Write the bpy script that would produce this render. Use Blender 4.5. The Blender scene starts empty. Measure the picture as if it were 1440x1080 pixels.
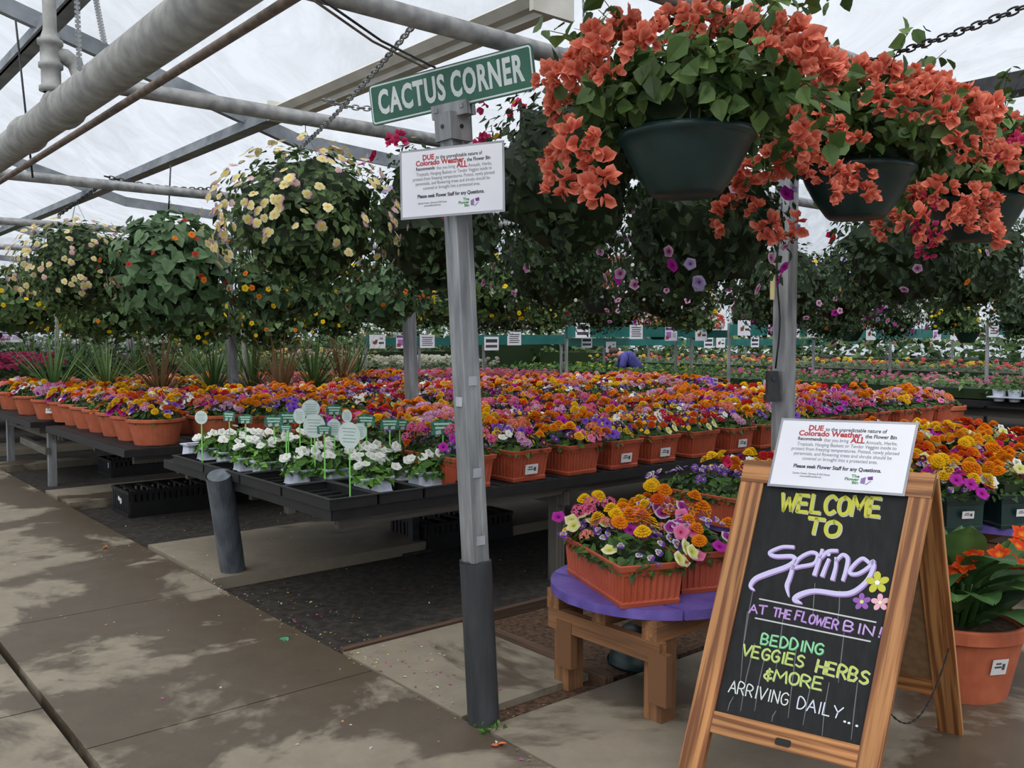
import bpy, math, random
import numpy as np
from mathutils import Vector, Matrix
random.seed(7)
RNG = np.random.default_rng(11)
SC = bpy.context.scene
COL = SC.collection

# ------------------------------------------------------------------ camera
F = 1270.0
EYE = 1.5
PITCH = math.atan(68 / F)
cam_d = bpy.data.cameras.new('camera')
cam_d.sensor_width = 36.0
cam_d.lens = F / 1440 * 36.0
cam_d.clip_end = 300
cam = bpy.data.objects.new('camera', cam_d)
cam.location = (0, 0, EYE)
cam.rotation_euler = (math.pi / 2 - PITCH, 0, 0)
COL.objects.link(cam)
SC.camera = cam

# ------------------------------------------------------------------ sky (bright overcast) and exposure
w = bpy.data.worlds.new('overcast_sky')
SC.world = w
w.use_nodes = True
wn = w.node_tree.nodes
wl = w.node_tree.links
bg = wn['Background']
tc = wn.new('ShaderNodeTexCoord')
sx = wn.new('ShaderNodeSeparateXYZ')
mr = wn.new('ShaderNodeMapRange')
mr.inputs['From Min'].default_value = -0.1
mr.inputs['From Max'].default_value = 0.7
cr = wn.new('ShaderNodeMix')
cr.data_type = 'RGBA'
cr.inputs[6].default_value = (0.70, 0.76, 0.85, 1)
cr.inputs[7].default_value = (0.86, 0.925, 1.0, 1)
wl.new(tc.outputs['Generated'], sx.inputs[0])
wl.new(sx.outputs['Z'], mr.inputs['Value'])
wl.new(mr.outputs[0], cr.inputs[0])
wl.new(cr.outputs[2], bg.inputs['Color'])
bg.inputs['Strength'].default_value = 0.86
sun_d = bpy.data.lights.new('veiled_sun', 'SUN')
sun_d.energy = 3.1
sun_d.angle = math.radians(70)
sun_d.color = (1.0, 0.97, 0.92)
sun = bpy.data.objects.new('veiled_sun', sun_d)
sun.rotation_euler = (math.radians(34), 0, math.radians(-18))
COL.objects.link(sun)
SC.view_settings.view_transform = 'Standard'
SC.view_settings.look = 'None'
SC.view_settings.exposure = 0.35
SC.view_settings.gamma = 1.0
SC.view_settings.use_curve_mapping = False
SC.cycles.max_bounces = 6
SC.cycles.diffuse_bounces = 3
SC.cycles.glossy_bounces = 2
SC.cycles.transmission_bounces = 4
SC.cycles.transparent_max_bounces = 6
SC.cycles.caustics_reflective = False
SC.cycles.caustics_refractive = False

# ------------------------------------------------------------------ frames: the greenhouse runs along U (right and away) and V (left and away)
TH = math.radians(39.98)
U = np.array([math.cos(TH), math.sin(TH), 0.0])
V = np.array([-math.sin(TH), math.cos(TH), 0.0])
ZA = np.array([0, 0, 1.0])
CP, SP = math.cos(PITCH), math.sin(PITCH)


def G(u, v, z=0.0):
    return U * u + V * v + ZA * z


def ray(x, y):
    a = (x - 720) / F
    b = -(y - 540) / F
    return np.array([a, CP + b * SP, -SP + b * CP])


def onz(x, y, z):
    r = ray(x, y)
    return np.array([0, 0, EYE]) + r * ((z - EYE) / r[2])


def ond(x, y, d):
    r = ray(x, y)
    return np.array([0, 0, EYE]) + r * (d / r[1])


# ------------------------------------------------------------------ materials
def srgb(r, g, b):
    f = lambda c: (c / 255 / 12.92) if c <= 10 else ((c / 255 + 0.055) / 1.055) ** 2.4
    return (f(r), f(g), f(b))


MATS = {}


def nmat(name):
    m = bpy.data.materials.new(name)
    m.use_nodes = True
    MATS[name] = m
    return m, m.node_tree.nodes, m.node_tree.links, m.node_tree.nodes['Principled BSDF']


def noisy(name, c1, c2, scale=8.0, rough=0.6, metal=0.0, detail=4.0, stretch=(1, 1, 1), bump=0.0, coord='Object', r2=None, lo=0.35, hi=0.65):
    m, n, l, p = nmat(name)
    t = n.new('ShaderNodeTexCoord')
    mp = n.new('ShaderNodeMapping')
    mp.inputs['Scale'].default_value = stretch
    nz = n.new('ShaderNodeTexNoise')
    nz.inputs['Scale'].default_value = scale
    nz.inputs['Detail'].default_value = detail
    rm = n.new('ShaderNodeMapRange')
    rm.inputs['From Min'].default_value = lo
    rm.inputs['From Max'].default_value = hi
    mx = n.new('ShaderNodeMix')
    mx.data_type = 'RGBA'
    mx.inputs[6].default_value = (*c1, 1)
    mx.inputs[7].default_value = (*c2, 1)
    l.new(t.outputs[coord], mp.inputs[0])
    l.new(mp.outputs[0], nz.inputs['Vector'])
    l.new(nz.outputs['Fac'], rm.inputs['Value'])
    l.new(rm.outputs[0], mx.inputs[0])
    l.new(mx.outputs[2], p.inputs['Base Color'])
    p.inputs['Roughness'].default_value = rough
    p.inputs['Metallic'].default_value = metal
    if r2 is not None:
        rr = n.new('ShaderNodeMapRange')
        rr.inputs['To Min'].default_value = rough
        rr.inputs['To Max'].default_value = r2
        l.new(rm.outputs[0], rr.inputs['Value'])
        l.new(rr.outputs[0], p.inputs['Roughness'])
    if bump:
        b = n.new('ShaderNodeBump')
        b.inputs['Strength'].default_value = bump
        b.inputs['Distance'].default_value = 0.01
        l.new(nz.outputs['Fac'], b.inputs['Height'])
        l.new(b.outputs[0], p.inputs['Normal'])
    return m


def tinted(name, rough, trans, spec=0.3):
    """colour from the mesh's own 'tint' attribute (petal and leaf colours), part of the light passes through"""
    m, n, l, p = nmat(name)
    a = n.new('ShaderNodeAttribute')
    a.attribute_name = 'tint'
    l.new(a.outputs['Color'], p.inputs['Base Color'])
    p.inputs['Roughness'].default_value = rough
    p.inputs['Specular IOR Level'].default_value = spec
    if trans:
        tr = n.new('ShaderNodeBsdfTranslucent')
        l.new(a.outputs['Color'], tr.inputs['Color'])
        mx = n.new('ShaderNodeMixShader')
        mx.inputs[0].default_value = trans
        l.new(p.outputs[0], mx.inputs[1])
        l.new(tr.outputs[0], mx.inputs[2])
        l.new(mx.outputs[0], n['Material Output'].inputs['Surface'])
    return m


LEAF = tinted('leaf', 0.5, 0.25, 0.35)
PETAL = tinted('petal', 0.6, 0.3, 0.15)
PRINT = tinted('print', 0.7, 0.0, 0.1)


def wood(name, light, dark, scale=30.0, dist=3.0, rough=0.65, thr=(0.3, 0.75)):
    m, n, l, p = nmat(name)
    a = n.new('ShaderNodeAttribute')
    a.attribute_name = 'grain'
    mp = n.new('ShaderNodeMapping')
    mp.inputs['Scale'].default_value = (1, 0.10, 1)
    nz = n.new('ShaderNodeTexNoise')
    nz.inputs['Scale'].default_value = 14
    nz.inputs['Detail'].default_value = 2
    wv = n.new('ShaderNodeTexWave')
    wv.wave_type = 'BANDS'
    wv.bands_direction = 'X'
    wv.inputs['Scale'].default_value = scale
    wv.inputs['Distortion'].default_value = dist
    wv.inputs['Detail'].default_value = 2
    wv.inputs['Detail Scale'].default_value = 0.45
    rm = n.new('ShaderNodeMapRange')
    rm.inputs['From Min'].default_value = thr[0]
    rm.inputs['From Max'].default_value = thr[1]
    mx = n.new('ShaderNodeMix')
    mx.data_type = 'RGBA'
    mx.inputs[6].default_value = (*dark, 1)
    mx.inputs[7].default_value = (*light, 1)
    m2 = n.new('ShaderNodeMix')
    m2.data_type = 'RGBA'
    m2.blend_type = 'MULTIPLY'
    m2.inputs[0].default_value = 0.6
    l.new(a.outputs['Vector'], mp.inputs[0])
    l.new(mp.outputs[0], wv.inputs['Vector'])
    l.new(mp.outputs[0], nz.inputs['Vector'])
    fb = n.new('ShaderNodeTexNoise')
    fb.inputs['Scale'].default_value = 120
    fb.inputs['Detail'].default_value = 3
    fm = n.new('ShaderNodeMapping')
    fm.inputs['Scale'].default_value = (1, 0.025, 1)
    l.new(a.outputs['Vector'], fm.inputs[0])
    l.new(fm.outputs[0], fb.inputs['Vector'])
    bl = n.new('ShaderNodeMix')
    bl.inputs[0].default_value = 0.72
    l.new(wv.outputs['Fac'], bl.inputs[2])
    l.new(fb.outputs['Fac'], bl.inputs[3])
    l.new(bl.outputs[0], rm.inputs['Value'])
    l.new(rm.outputs[0], mx.inputs[0])
    l.new(mx.outputs[2], m2.inputs[6])
    r2 = n.new('ShaderNodeMapRange')
    r2.inputs['From Min'].default_value = 0.3
    r2.inputs['From Max'].default_value = 0.7
    r2.inputs['To Min'].default_value = 0.45
    r2.inputs['To Max'].default_value = 1.15
    l.new(nz.outputs['Fac'], r2.inputs['Value'])
    l.new(r2.outputs[0], m2.inputs[7])
    l.new(m2.outputs[2], p.inputs['Base Color'])
    p.inputs['Roughness'].default_value = rough
    return m


def concrete(name, thr=0.5, edge=0.0):
    """damp and dry patches; thr = how much is damp, edge = damper towards +U"""
    m, n, l, p = nmat(name)
    t = n.new('ShaderNodeTexCoord')
    big = n.new('ShaderNodeTexNoise')
    big.inputs['Scale'].default_value = 0.75
    big.inputs['Detail'].default_value = 7
    big.inputs['Roughness'].default_value = 0.62
    big.inputs['Distortion'].default_value = 0.35
    fine = n.new('ShaderNodeTexNoise')
    fine.inputs['Scale'].default_value = 6
    fine.inputs['Detail'].default_value = 9
    fine.inputs['Roughness'].default_value = 0.7
    wet = n.new('ShaderNodeMapRange')
    wet.inputs['From Min'].default_value = thr - .022
    wet.inputs['From Max'].default_value = thr + .022
    dry = n.new('ShaderNodeMix')
    dry.data_type = 'RGBA'
    dry.inputs[6].default_value = (*srgb(104, 96, 84), 1)
    dry.inputs[7].default_value = (*srgb(150, 140, 122), 1)
    wc = n.new('ShaderNodeMix')
    wc.data_type = 'RGBA'
    wc.inputs[6].default_value = (*srgb(70, 61, 51), 1)
    wc.inputs[7].default_value = (*srgb(98, 87, 73), 1)
    mx = n.new('ShaderNodeMix')
    mx.data_type = 'RGBA'
    rr = n.new('ShaderNodeMapRange')
    rr.inputs['To Min'].default_value = 0.85
    rr.inputs['To Max'].default_value = 0.38
    b = n.new('ShaderNodeBump')
    b.inputs['Strength'].default_value = 0.25
    b.inputs['Distance'].default_value = 0.01
    for nd in (big, fine):
        l.new(t.outputs['Object'], nd.inputs['Vector'])
    src = big.outputs['Fac']
    if edge:
        dt = n.new('ShaderNodeVectorMath')
        dt.operation = 'DOT_PRODUCT'
        dt.inputs[1].default_value = (math.cos(TH), math.sin(TH), 0)
        ma = n.new('ShaderNodeMath')
        ma.operation = 'MULTIPLY_ADD'
        ma.inputs[1].default_value = edge
        ma.inputs[2].default_value = -edge * 1.45
        ad = n.new('ShaderNodeMath')
        l.new(t.outputs['Object'], dt.inputs[0])
        l.new(dt.outputs['Value'], ma.inputs[0])
        l.new(src, ad.inputs[0])
        l.new(ma.outputs[0], ad.inputs[1])
        src = ad.outputs[0]
    l.new(src, wet.inputs['Value'])
    l.new(fine.outputs['Fac'], dry.inputs[0])
    l.new(fine.outputs['Fac'], wc.inputs[0])
    l.new(dry.outputs[2], mx.inputs[6])
    l.new(wc.outputs[2], mx.inputs[7])
    l.new(wet.outputs[0], mx.inputs[0])
    l.new(mx.outputs[2], p.inputs['Base Color'])
    l.new(wet.outputs[0], rr.inputs['Value'])
    l.new(rr.outputs[0], p.inputs['Roughness'])
    l.new(fine.outputs['Fac'], b.inputs['Height'])
    l.new(b.outputs[0], p.inputs['Normal'])
    return m


def film(name):
    m, n, l, p = nmat(name)
    n.remove(p)
    t = n.new('ShaderNodeTexCoord')
    mp = n.new('ShaderNodeMapping')
    mp.inputs['Rotation'].default_value = (0, 0, TH)
    mp.inputs['Scale'].default_value = (1.0, 0.35, 1)
    nz = n.new('ShaderNodeTexNoise')
    nz.inputs['Scale'].default_value = 3.0
    nz.inputs['Detail'].default_value = 7
    nz.inputs['Roughness'].default_value = 0.65
    nz.inputs['Distortion'].default_value = 1.0
    rm = n.new('ShaderNodeMapRange')
    rm.inputs['From Min'].default_value = 0.35
    rm.inputs['From Max'].default_value = 0.65
    rm.inputs['To Min'].default_value = 0.66
    rm.inputs['To Max'].default_value = 0.86
    tr = n.new('ShaderNodeBsdfTransparent')
    tl = n.new('ShaderNodeBsdfTranslucent')
    tl.inputs['Color'].default_value = (0.93, 0.94, 0.97, 1)
    mx = n.new('ShaderNodeMixShader')
    cb = n.new('ShaderNodeCombineColor')
    l.new(t.outputs['Object'], mp.inputs[0])
    l.new(mp.outputs[0], nz.inputs['Vector'])
    l.new(nz.outputs['Fac'], rm.inputs['Value'])
    for i in range(3):
        l.new(rm.outputs[0], cb.inputs[i])
    l.new(cb.outputs[0], tr.inputs['Color'])
    mx.inputs[0].default_value = 0.14
    l.new(tr.outputs[0], mx.inputs[1])
    l.new(tl.outputs[0], mx.inputs[2])
    l.new(mx.outputs[0], n['Material Output'].inputs['Surface'])
    return m


CONC = concrete('damp_concrete', 0.53)
CONCD = concrete('dry_concrete', 0.555)
CONCW = concrete('walkway_concrete', 0.50, 0.09)
FILM = film('poly_film')
SOIL = noisy('black_soil', srgb(24, 22, 20), srgb(58, 52, 45), 22, 0.95, bump=1.0, detail=8)
MULCH = noisy('bark_mulch', srgb(45, 32, 22), srgb(96, 70, 48), 40, 0.9, bump=1.0, detail=6)
TERRA = noisy('terracotta_plastic', srgb(166, 74, 48), srgb(178, 84, 56), 9, 0.55)
TERRA2 = noisy('terracotta_clay', srgb(168, 84, 54), srgb(182, 98, 66), 14, 0.75)
GALV = noisy('galvanised_steel', srgb(128, 131, 134), srgb(168, 170, 172), 22, 0.55, 0.55, stretch=(1, 1, 0.15))
GALVP = noisy('galvanised_pipe', srgb(120, 122, 124), srgb(158, 159, 160), 18, 0.6, 0.3)
WHITEP = noisy('weathered_white_pipe', srgb(128, 129, 127), srgb(158, 159, 156), 16, 0.65)
BEAM = noisy('roof_steel', srgb(112, 118, 124), srgb(148, 154, 160), 6, 0.6, 0.3)
ALU = noisy('cream_aluminium', srgb(188, 186, 176), srgb(208, 206, 198), 6, 0.5)
RUST = noisy('brown_steel', srgb(100, 90, 84), srgb(132, 120, 112), 20, 0.7)
DARKM = noisy('dark_steel', srgb(42, 43, 46), srgb(66, 67, 70), 10, 0.5, 0.4)
BLACKP = noisy('black_plastic', srgb(10, 10, 12), srgb(22, 22, 24), 14, 0.6)
SLATEP = noisy('grey_plastic_pipe', srgb(72, 78, 86), srgb(98, 105, 113), 20, 0.5, stretch=(1, 1, 0.1))
SLEEVE = noisy('charcoal_sleeve', srgb(40, 42, 46), srgb(56, 58, 62), 20, 0.6, stretch=(1, 1, 0.2))
WHITEPL = noisy('white_plastic', srgb(196, 204, 222), srgb(216, 222, 236), 5, 0.4)
DGREEN = noisy('dark_green_plastic', srgb(14, 38, 36), srgb(20, 52, 48), 6, 0.4)
BOWLG = noisy('basket_green_plastic', srgb(18, 46, 46), srgb(26, 60, 58), 6, 0.35)
RAILG = noisy('teal_rail', srgb(28, 98, 94), srgb(40, 118, 112), 4, 0.5)
SIGNG = noisy('sign_green', srgb(44, 92, 76), srgb(52, 102, 84), 12, 0.45)
PURPLE = noisy('purple_paint', srgb(82, 66, 142), srgb(106, 88, 168), 10, 0.6, stretch=(1, 1, 1), bump=0.2)
PAPER = noisy('laminated_paper', srgb(232, 234, 244), srgb(238, 240, 248), 3, 0.45)
LAMIN = noisy('laminate_edge', srgb(150, 152, 160), srgb(180, 182, 190), 5, 0.2)
CHALKB = noisy('chalkboard', srgb(14, 16, 18), srgb(25, 27, 30), 9, 0.8, stretch=(6, 6, 0.6))
HARDB = noisy('hardboard', srgb(120, 92, 64), srgb(138, 108, 78), 30, 0.8)
WOODA = wood('fir_frame', srgb(196, 138, 84), srgb(128, 76, 38), 8, 22.0, 0.5, (0.38, 0.60))
WOODB = wood('pallet_timber', srgb(160, 112, 72), srgb(112, 76, 48), 6, 14.0, 0.8)
WOODG = wood('grey_timber', srgb(120, 116, 108), srgb(86, 82, 76), 12, 4.0, 0.85)
WOODD = wood('dark_edging', srgb(104, 80, 60), srgb(66, 48, 36), 12, 4.0, 0.85)
SKIN = noisy('skin', srgb(176, 128, 104), srgb(190, 140, 116), 10, 0.6)
BLUESH = noisy('blue_cloth', srgb(60, 60, 130), srgb(80, 76, 160), 10, 0.8)
NAVY = noisy('navy_cloth', srgb(34, 38, 58), srgb(46, 50, 72), 10, 0.8)
HAIR = noisy('dark_hair', srgb(50, 36, 28), srgb(70, 52, 40), 20, 0.7)
YELLOW = noisy('yellow_hose', srgb(196, 168, 60), srgb(210, 184, 80), 8, 0.5)


# ------------------------------------------------------------------ mesh building
class Geo:
    def __init__(self):
        self.v = []
        self.f = []      # (array of faces, material index)
        self.c = []
        self.g = []
        self.n = 0
        self.tint = False
        self.grain = False

    def add(self, verts, faces, mi=0, col=None, grain=None):
        verts = np.asarray(verts, float)
        k = len(verts)
        self.v.append(verts)
        if isinstance(faces, np.ndarray):
            self.f.append((faces + self.n, mi))
        else:
            by = {}
            for q in faces:
                by.setdefault(len(q), []).append(q)
            for q in by.values():
                self.f.append((np.array(q, int) + self.n, mi))
        if col is not None:
            self.tint = True
            c = np.asarray(col, float)
            if c.ndim == 1:
                c = np.tile(c, (k, 1))
            self.c.append(c)
        else:
            self.c.append(np.full((k, 3), 0.5))
        if grain is not None:
            self.grain = True
            self.g.append(np.asarray(grain, float))
        else:
            self.g.append(np.zeros((k, 3)))
        self.n += k
        return self

    def mesh(self, name, mats, smooth=False):
        me = bpy.data.meshes.new(name)
        V_ = np.concatenate(self.v) if self.v else np.zeros((0, 3))
        me.vertices.add(len(V_))
        me.vertices.foreach_set('co', V_.astype(np.float32).ravel())
        nl = sum(a.size for a, _ in self.f)
        nf = sum(len(a) for a, _ in self.f)
        me.loops.add(nl)
        me.polygons.add(nf)
        me.loops.foreach_set('vertex_index', np.concatenate([a.ravel() for a, _ in self.f]).astype(np.int32))
        tot = np.concatenate([np.full(len(a), a.shape[1]) for a, _ in self.f])
        st = np.concatenate([[0], np.cumsum(tot)[:-1]])
        me.polygons.foreach_set('loop_start', st.astype(np.int32))
        me.polygons.foreach_set('material_index', np.concatenate([np.full(len(a), m) for a, m in self.f]).astype(np.int32))
        me.polygons.foreach_set('use_smooth', np.full(nf, bool(smooth)))
        if self.tint:
            at = me.attributes.new('tint', 'FLOAT_COLOR', 'POINT')
            C4 = np.ones((len(V_), 4))
            C4[:, :3] = np.concatenate(self.c)
            at.data.foreach_set('color', C4.astype(np.float32).ravel())
        if self.grain:
            at = me.attributes.new('grain', 'FLOAT_VECTOR', 'POINT')
            at.data.foreach_set('vector', np.concatenate(self.g).astype(np.float32).ravel())
        for m in (mats if isinstance(mats, (list, tuple)) else [mats]):
            me.materials.append(m)
        me.update(calc_edges=True)
        me.validate()
        return me

    # shapes ------------------------------------------------------
    def box(self, c, ax, ay, az, mi=0, col=None, taper=None, grain=None):
        """c centre, ax ay az half-extent vectors"""
        c = np.asarray(c, float)
        pts = []
        gr = []
        lx, ly, lz = [np.linalg.norm(a) for a in (ax, ay, az)]
        off = RNG.random(3) * 5
        for sx_ in (-1, 1):
            for sy_ in (-1, 1):
                for sz_ in (-1, 1):
                    t = 1.0 if taper is None else (taper if sz_ < 0 else 1.0)
                    pts.append(c + sx_ * t * np.asarray(ax) + sy_ * t * np.asarray(ay) + sz_ * np.asarray(az))
                    gr.append((sx_ * lx + off[0], sz_ * lz + off[1], sy_ * ly + off[2]))
        fs = [(0, 1, 3, 2), (4, 6, 7, 5), (0, 4, 5, 1), (2, 3, 7, 6), (0, 2, 6, 4), (1, 5, 7, 3)]
        if np.dot(np.cross(ax, ay), az) < 0:
            fs = [q[::-1] for q in fs]
        self.add(pts, fs, mi, col, gr if grain else None)
        return self

    def beam(self, p0, p1, w_, h_, up=(0, 0, 1), mi=0, grain=True):
        """a bar from p0 to p1, w_ across, h_ along 'up'"""
        p0, p1 = np.asarray(p0, float), np.asarray(p1, float)
        d = p1 - p0
        L = np.linalg.norm(d)
        d /= L
        s = np.cross(d, up)
        s /= np.linalg.norm(s)
        u_ = np.cross(s, d)
        return self.box((p0 + p1) / 2, s * w_ / 2, u_ * h_ / 2, d * L / 2, mi, None, None, grain)

    def tube(self, pts, r, n=8, mi=0, caps=True, col=None):
        pts = [np.asarray(p, float) for p in pts]
        rs = [r] * len(pts) if not isinstance(r, (list, tuple)) else r
        vs = []
        ref = np.array([0, 0, 1.0])
        prev = None
        for i, p in enumerate(pts):
            t = pts[min(i + 1, len(pts) - 1)] - pts[max(i - 1, 0)]
            t = t / (np.linalg.norm(t) + 1e-12)
            if prev is None:
                a = np.cross(t, ref if abs(t[2]) < 0.9 else np.array([1.0, 0, 0]))
            else:
                a = prev - t * np.dot(prev, t)
            a /= np.linalg.norm(a) + 1e-12
            prev = a
            b = np.cross(t, a)
            for k in range(n):
                th = 2 * math.pi * k / n
                vs.append(p + rs[i] * (math.cos(th) * a + math.sin(th) * b))
        fs = []
        for i in range(len(pts) - 1):
            for k in range(n):
                k2 = (k + 1) % n
                fs.append((i * n + k, i * n + k2, (i + 1) * n + k2, (i + 1) * n + k))
        if caps:
            fs.append(tuple(range(n))[::-1])
            fs.append(tuple((len(pts) - 1) * n + k for k in range(n)))
        return self.add(vs, fs, mi, col)

    def lathe(self, prof, c=(0, 0, 0), n=24, mi=0, col=None, sq=None):
        c = np.asarray(c, float)
        vs = []
        for r, z in prof:
            for k in range(n):
                th = 2 * math.pi * k / n
                vs.append(c + (r * math.cos(th), r * math.sin(th), z))
        fs = []
        for i in range(len(prof) - 1):
            for k in range(n):
                k2 = (k + 1) % n
                fs.append((i * n + k, i * n + k2, (i + 1) * n + k2, (i + 1) * n + k))
        return self.add(vs, fs, mi, col)

    def quad(self, a, b, c, d, mi=0, col=None):
        return self.add([a, b, c, d], [(0, 1, 2, 3)], mi, col)

    def scatter(self, T, M, S, cols, jitter=0.12, mi=0):
        """many copies of template T: M rotation matrices (n,3,3), S positions, cols (n, zones, 3)"""
        tv, tf, tz = T
        n = len(S)
        if not n:
            return self
        vs = np.einsum('nij,kj->nki', M, tv) + S[:, None, :]
        cs = cols[np.arange(n)[:, None], tz[None, :]]
        cs = cs * (1 + RNG.uniform(-jitter, jitter, (n, 1, 1)))
        k = len(tv)
        base = self.n
        self.v.append(vs.reshape(-1, 3))
        self.c.append(np.clip(cs.reshape(-1, 3), 0, 1))
        self.g.append(np.zeros((n * k, 3)))
        self.tint = True
        for q in tf:
            fa = q[None] + (np.arange(n) * k)[:, None, None] + base
            self.f.append((fa.reshape(-1, q.shape[1]), mi))
        self.n += n * k
        return self


def group_faces(fs):
    by = {}
    for q in fs:
        by.setdefault(len(q), []).append(q)
    return [np.array(q, int) for q in by.values()]


def link(name, me, parent=None):
    o = bpy.data.objects.new(name, me)
    COL.objects.link(o)
    if parent is not None:
        o.parent = parent
    return o


def tag(o, label, cat, group=None):
    o['label'] = label
    o['category'] = cat
    if group:
        o['group'] = group
    return o


def thing(name, label, cat, loc=(0, 0, 0), rz=0.0, group=None):
    o = bpy.data.objects.new(name, None)
    o.empty_display_size = 0.1
    COL.objects.link(o)
    o.location = loc
    o.rotation_euler = (0, 0, rz)
    return tag(o, label, cat, group)


def struct(name, me):
    o = link(name, me)
    o['kind'] = 'structure'
    return o


def dup(root, loc, rz, label, group=None):
    r = root.copy()
    COL.objects.link(r)
    r.location = loc
    r.rotation_euler = (0, 0, rz)
    r['label'] = label
    if group:
        r['group'] = group
    for ch in list(root.children):
        c = ch.copy()
        COL.objects.link(c)
        c.parent = r
        for g_ in list(ch.children):
            d_ = g_.copy()
            COL.objects.link(d_)
            d_.parent = c
    return r


ORD = ['first', 'second', 'third', 'fourth', 'fifth', 'sixth', 'seventh', 'eighth', 'ninth', 'tenth', 'eleventh', 'twelfth', 'thirteenth',
       'fourteenth', 'fifteenth', 'sixteenth', 'seventeenth', 'eighteenth', 'nineteenth', 'twentieth']


def frames(nrm, spin=None):
    """rotation matrices whose Z is nrm (n,3), with a random spin"""
    nrm = np.asarray(nrm, float)
    nrm = nrm / (np.linalg.norm(nrm, axis=1, keepdims=True) + 1e-9)
    n = len(nrm)
    r = RNG.normal(size=(n, 3)) if spin is None else np.asarray(spin, float)
    x = np.cross(r, nrm)
    x /= np.linalg.norm(x, axis=1, keepdims=True) + 1e-9
    y = np.cross(nrm, x)
    return np.stack([x, y, nrm], 2)


# ------------------------------------------------------------------ lettering
_txt_cache = {}


def text_geo(body, size, offset=0.0, align='CENTER', shear=0.0, spacing=1.0, xs=1.0, res=3):
    key = (body, size, offset, align, shear, spacing, xs, res)
    if key in _txt_cache:
        return _txt_cache[key]
    cu = bpy.data.curves.new('lettering', 'FONT')
    cu.body = body
    cu.size = size
    cu.offset = offset
    cu.align_x = align
    cu.align_y = 'CENTER'
    cu.shear = shear
    cu.space_character = spacing
    cu.resolution_u = res
    cu.fill_mode = 'FRONT'
    o = bpy.data.objects.new('lettering', cu)
    COL.objects.link(o)
    dg = bpy.context.evaluated_depsgraph_get()
    me = bpy.data.meshes.new_from_object(o.evaluated_get(dg))
    vs = np.array([v.co[:] for v in me.vertices]) if len(me.vertices) else np.zeros((0, 3))
    fs = [tuple(p.vertices) for p in me.polygons]
    bpy.data.objects.remove(o)
    bpy.data.curves.remove(cu)
    bpy.data.meshes.remove(me)
    if len(vs):
        vs[:, 0] *= xs
    _txt_cache[key] = (vs, fs)
    return vs, fs


class Board:
    """a flat, possibly racked board: local x, y in metres from its centre mapped onto four corners (TL, TR, BR, BL)"""

    def __init__(self, tl, tr, br, bl):
        self.c = [np.asarray(q, float) for q in (tl, tr, br, bl)]
        dn = ((self.c[3] - self.c[0]) + (self.c[2] - self.c[1])) / 2      # keep the board flat
        self.c[3], self.c[2] = self.c[0] + dn, self.c[1] + dn
        self.w = np.linalg.norm(self.c[1] - self.c[0])
        self.h = np.linalg.norm(self.c[3] - self.c[0])
        n = np.cross(self.c[1] - self.c[0], self.c[0] - self.c[3])
        self.n = n / np.linalg.norm(n)

    def at(self, x, y, z=0.0):
        s = x / self.w + 0.5
        t = 0.5 - y / self.h
        a, b, c, d = self.c
        return (a * (1 - s) + b * s) * (1 - t) + (d * (1 - s) + c * s) * t + self.n * z

    def xy(self, px, py):
        """where the ray through a photo point meets the board"""
        r = ray(px, py)
        e = np.array([0, 0, EYE])
        q = e + r * (np.dot(self.c[0] - e, self.n) / np.dot(r, self.n))
        A = np.stack([self.c[1] - self.c[0], self.c[3] - self.c[0]], 1)
        s, t = np.linalg.lstsq(A, q - self.c[0], rcond=None)[0]
        return (s - 0.5) * self.w, (0.5 - t) * self.h

    def put(self, g, vs, fs, x, y, z, col, mi=0):
        g.add([self.at(p[0] + x, p[1] + y, z) for p in vs], fs, mi, col)

    def slab(self, g, x0, x1, y0, y1, z0, z1, mi=0, col=None, grain=None):
        P = [self.at(x, y, z) for x in (x0, x1) for y in (y0, y1) for z in (z0, z1)]
        fs = [(0, 1, 3, 2), (4, 6, 7, 5), (0, 4, 5, 1), (2, 3, 7, 6), (0, 2, 6, 4), (1, 5, 7, 3)]
        fs = [q[::-1] for q in fs]
        gr = None
        if grain:
            o = RNG.random(3) * 4
            gr = []
            for x in (x0, x1):
                for y in (y0, y1):
                    for z in (z0, z1):
                        gr.append((x + o[0], y + o[1], z + o[2]) if grain == 'y' else (y + o[0], x + o[1], z + o[2]))
        g.add(P, fs, mi, col, gr)

    def ribbon(self, g, pts, wd, z, col, mi=0):
        """a brush stroke of width wd (or one width per point) through local points"""
        pts = [np.array(p, float) for p in pts]
        ws = [wd] * len(pts) if not isinstance(wd, (list, tuple)) else wd
        vs = []
        for i, p in enumerate(pts):
            t = pts[min(i + 1, len(pts) - 1)] - pts[max(i - 1, 0)]
            t /= np.linalg.norm(t) + 1e-9
            nn = np.array([-t[1], t[0]])
            ext = -t * ws[i] * 0.3 if i == 0 else (t * ws[i] * 0.3 if i == len(pts) - 1 else 0 * t)
            vs.append(self.at(*(p + ext + nn * ws[i] / 2), z))
            vs.append(self.at(*(p + ext - nn * ws[i] / 2), z))
        g.add(vs, [(2 * i, 2 * i + 1, 2 * i + 3, 2 * i + 2) for i in range(len(pts) - 1)], mi, col)


def smooth_line(pts, k=5):
    pts = [np.array(p, float) for p in pts]
    out = []
    for i in range(len(pts) - 1):
        p0, p1, p2, p3 = pts[max(i - 1, 0)], pts[i], pts[i + 1], pts[min(i + 2, len(pts) - 1)]
        for j in range(k):
            t = j / k
            out.append(0.5 * ((2 * p1) + (-p0 + p2) * t + (2 * p0 - 5 * p1 + 4 * p2 - p3) * t * t + (-p0 + 3 * p1 - 3 * p2 + p3) * t ** 3))
    out.append(pts[-1])
    return out


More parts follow.
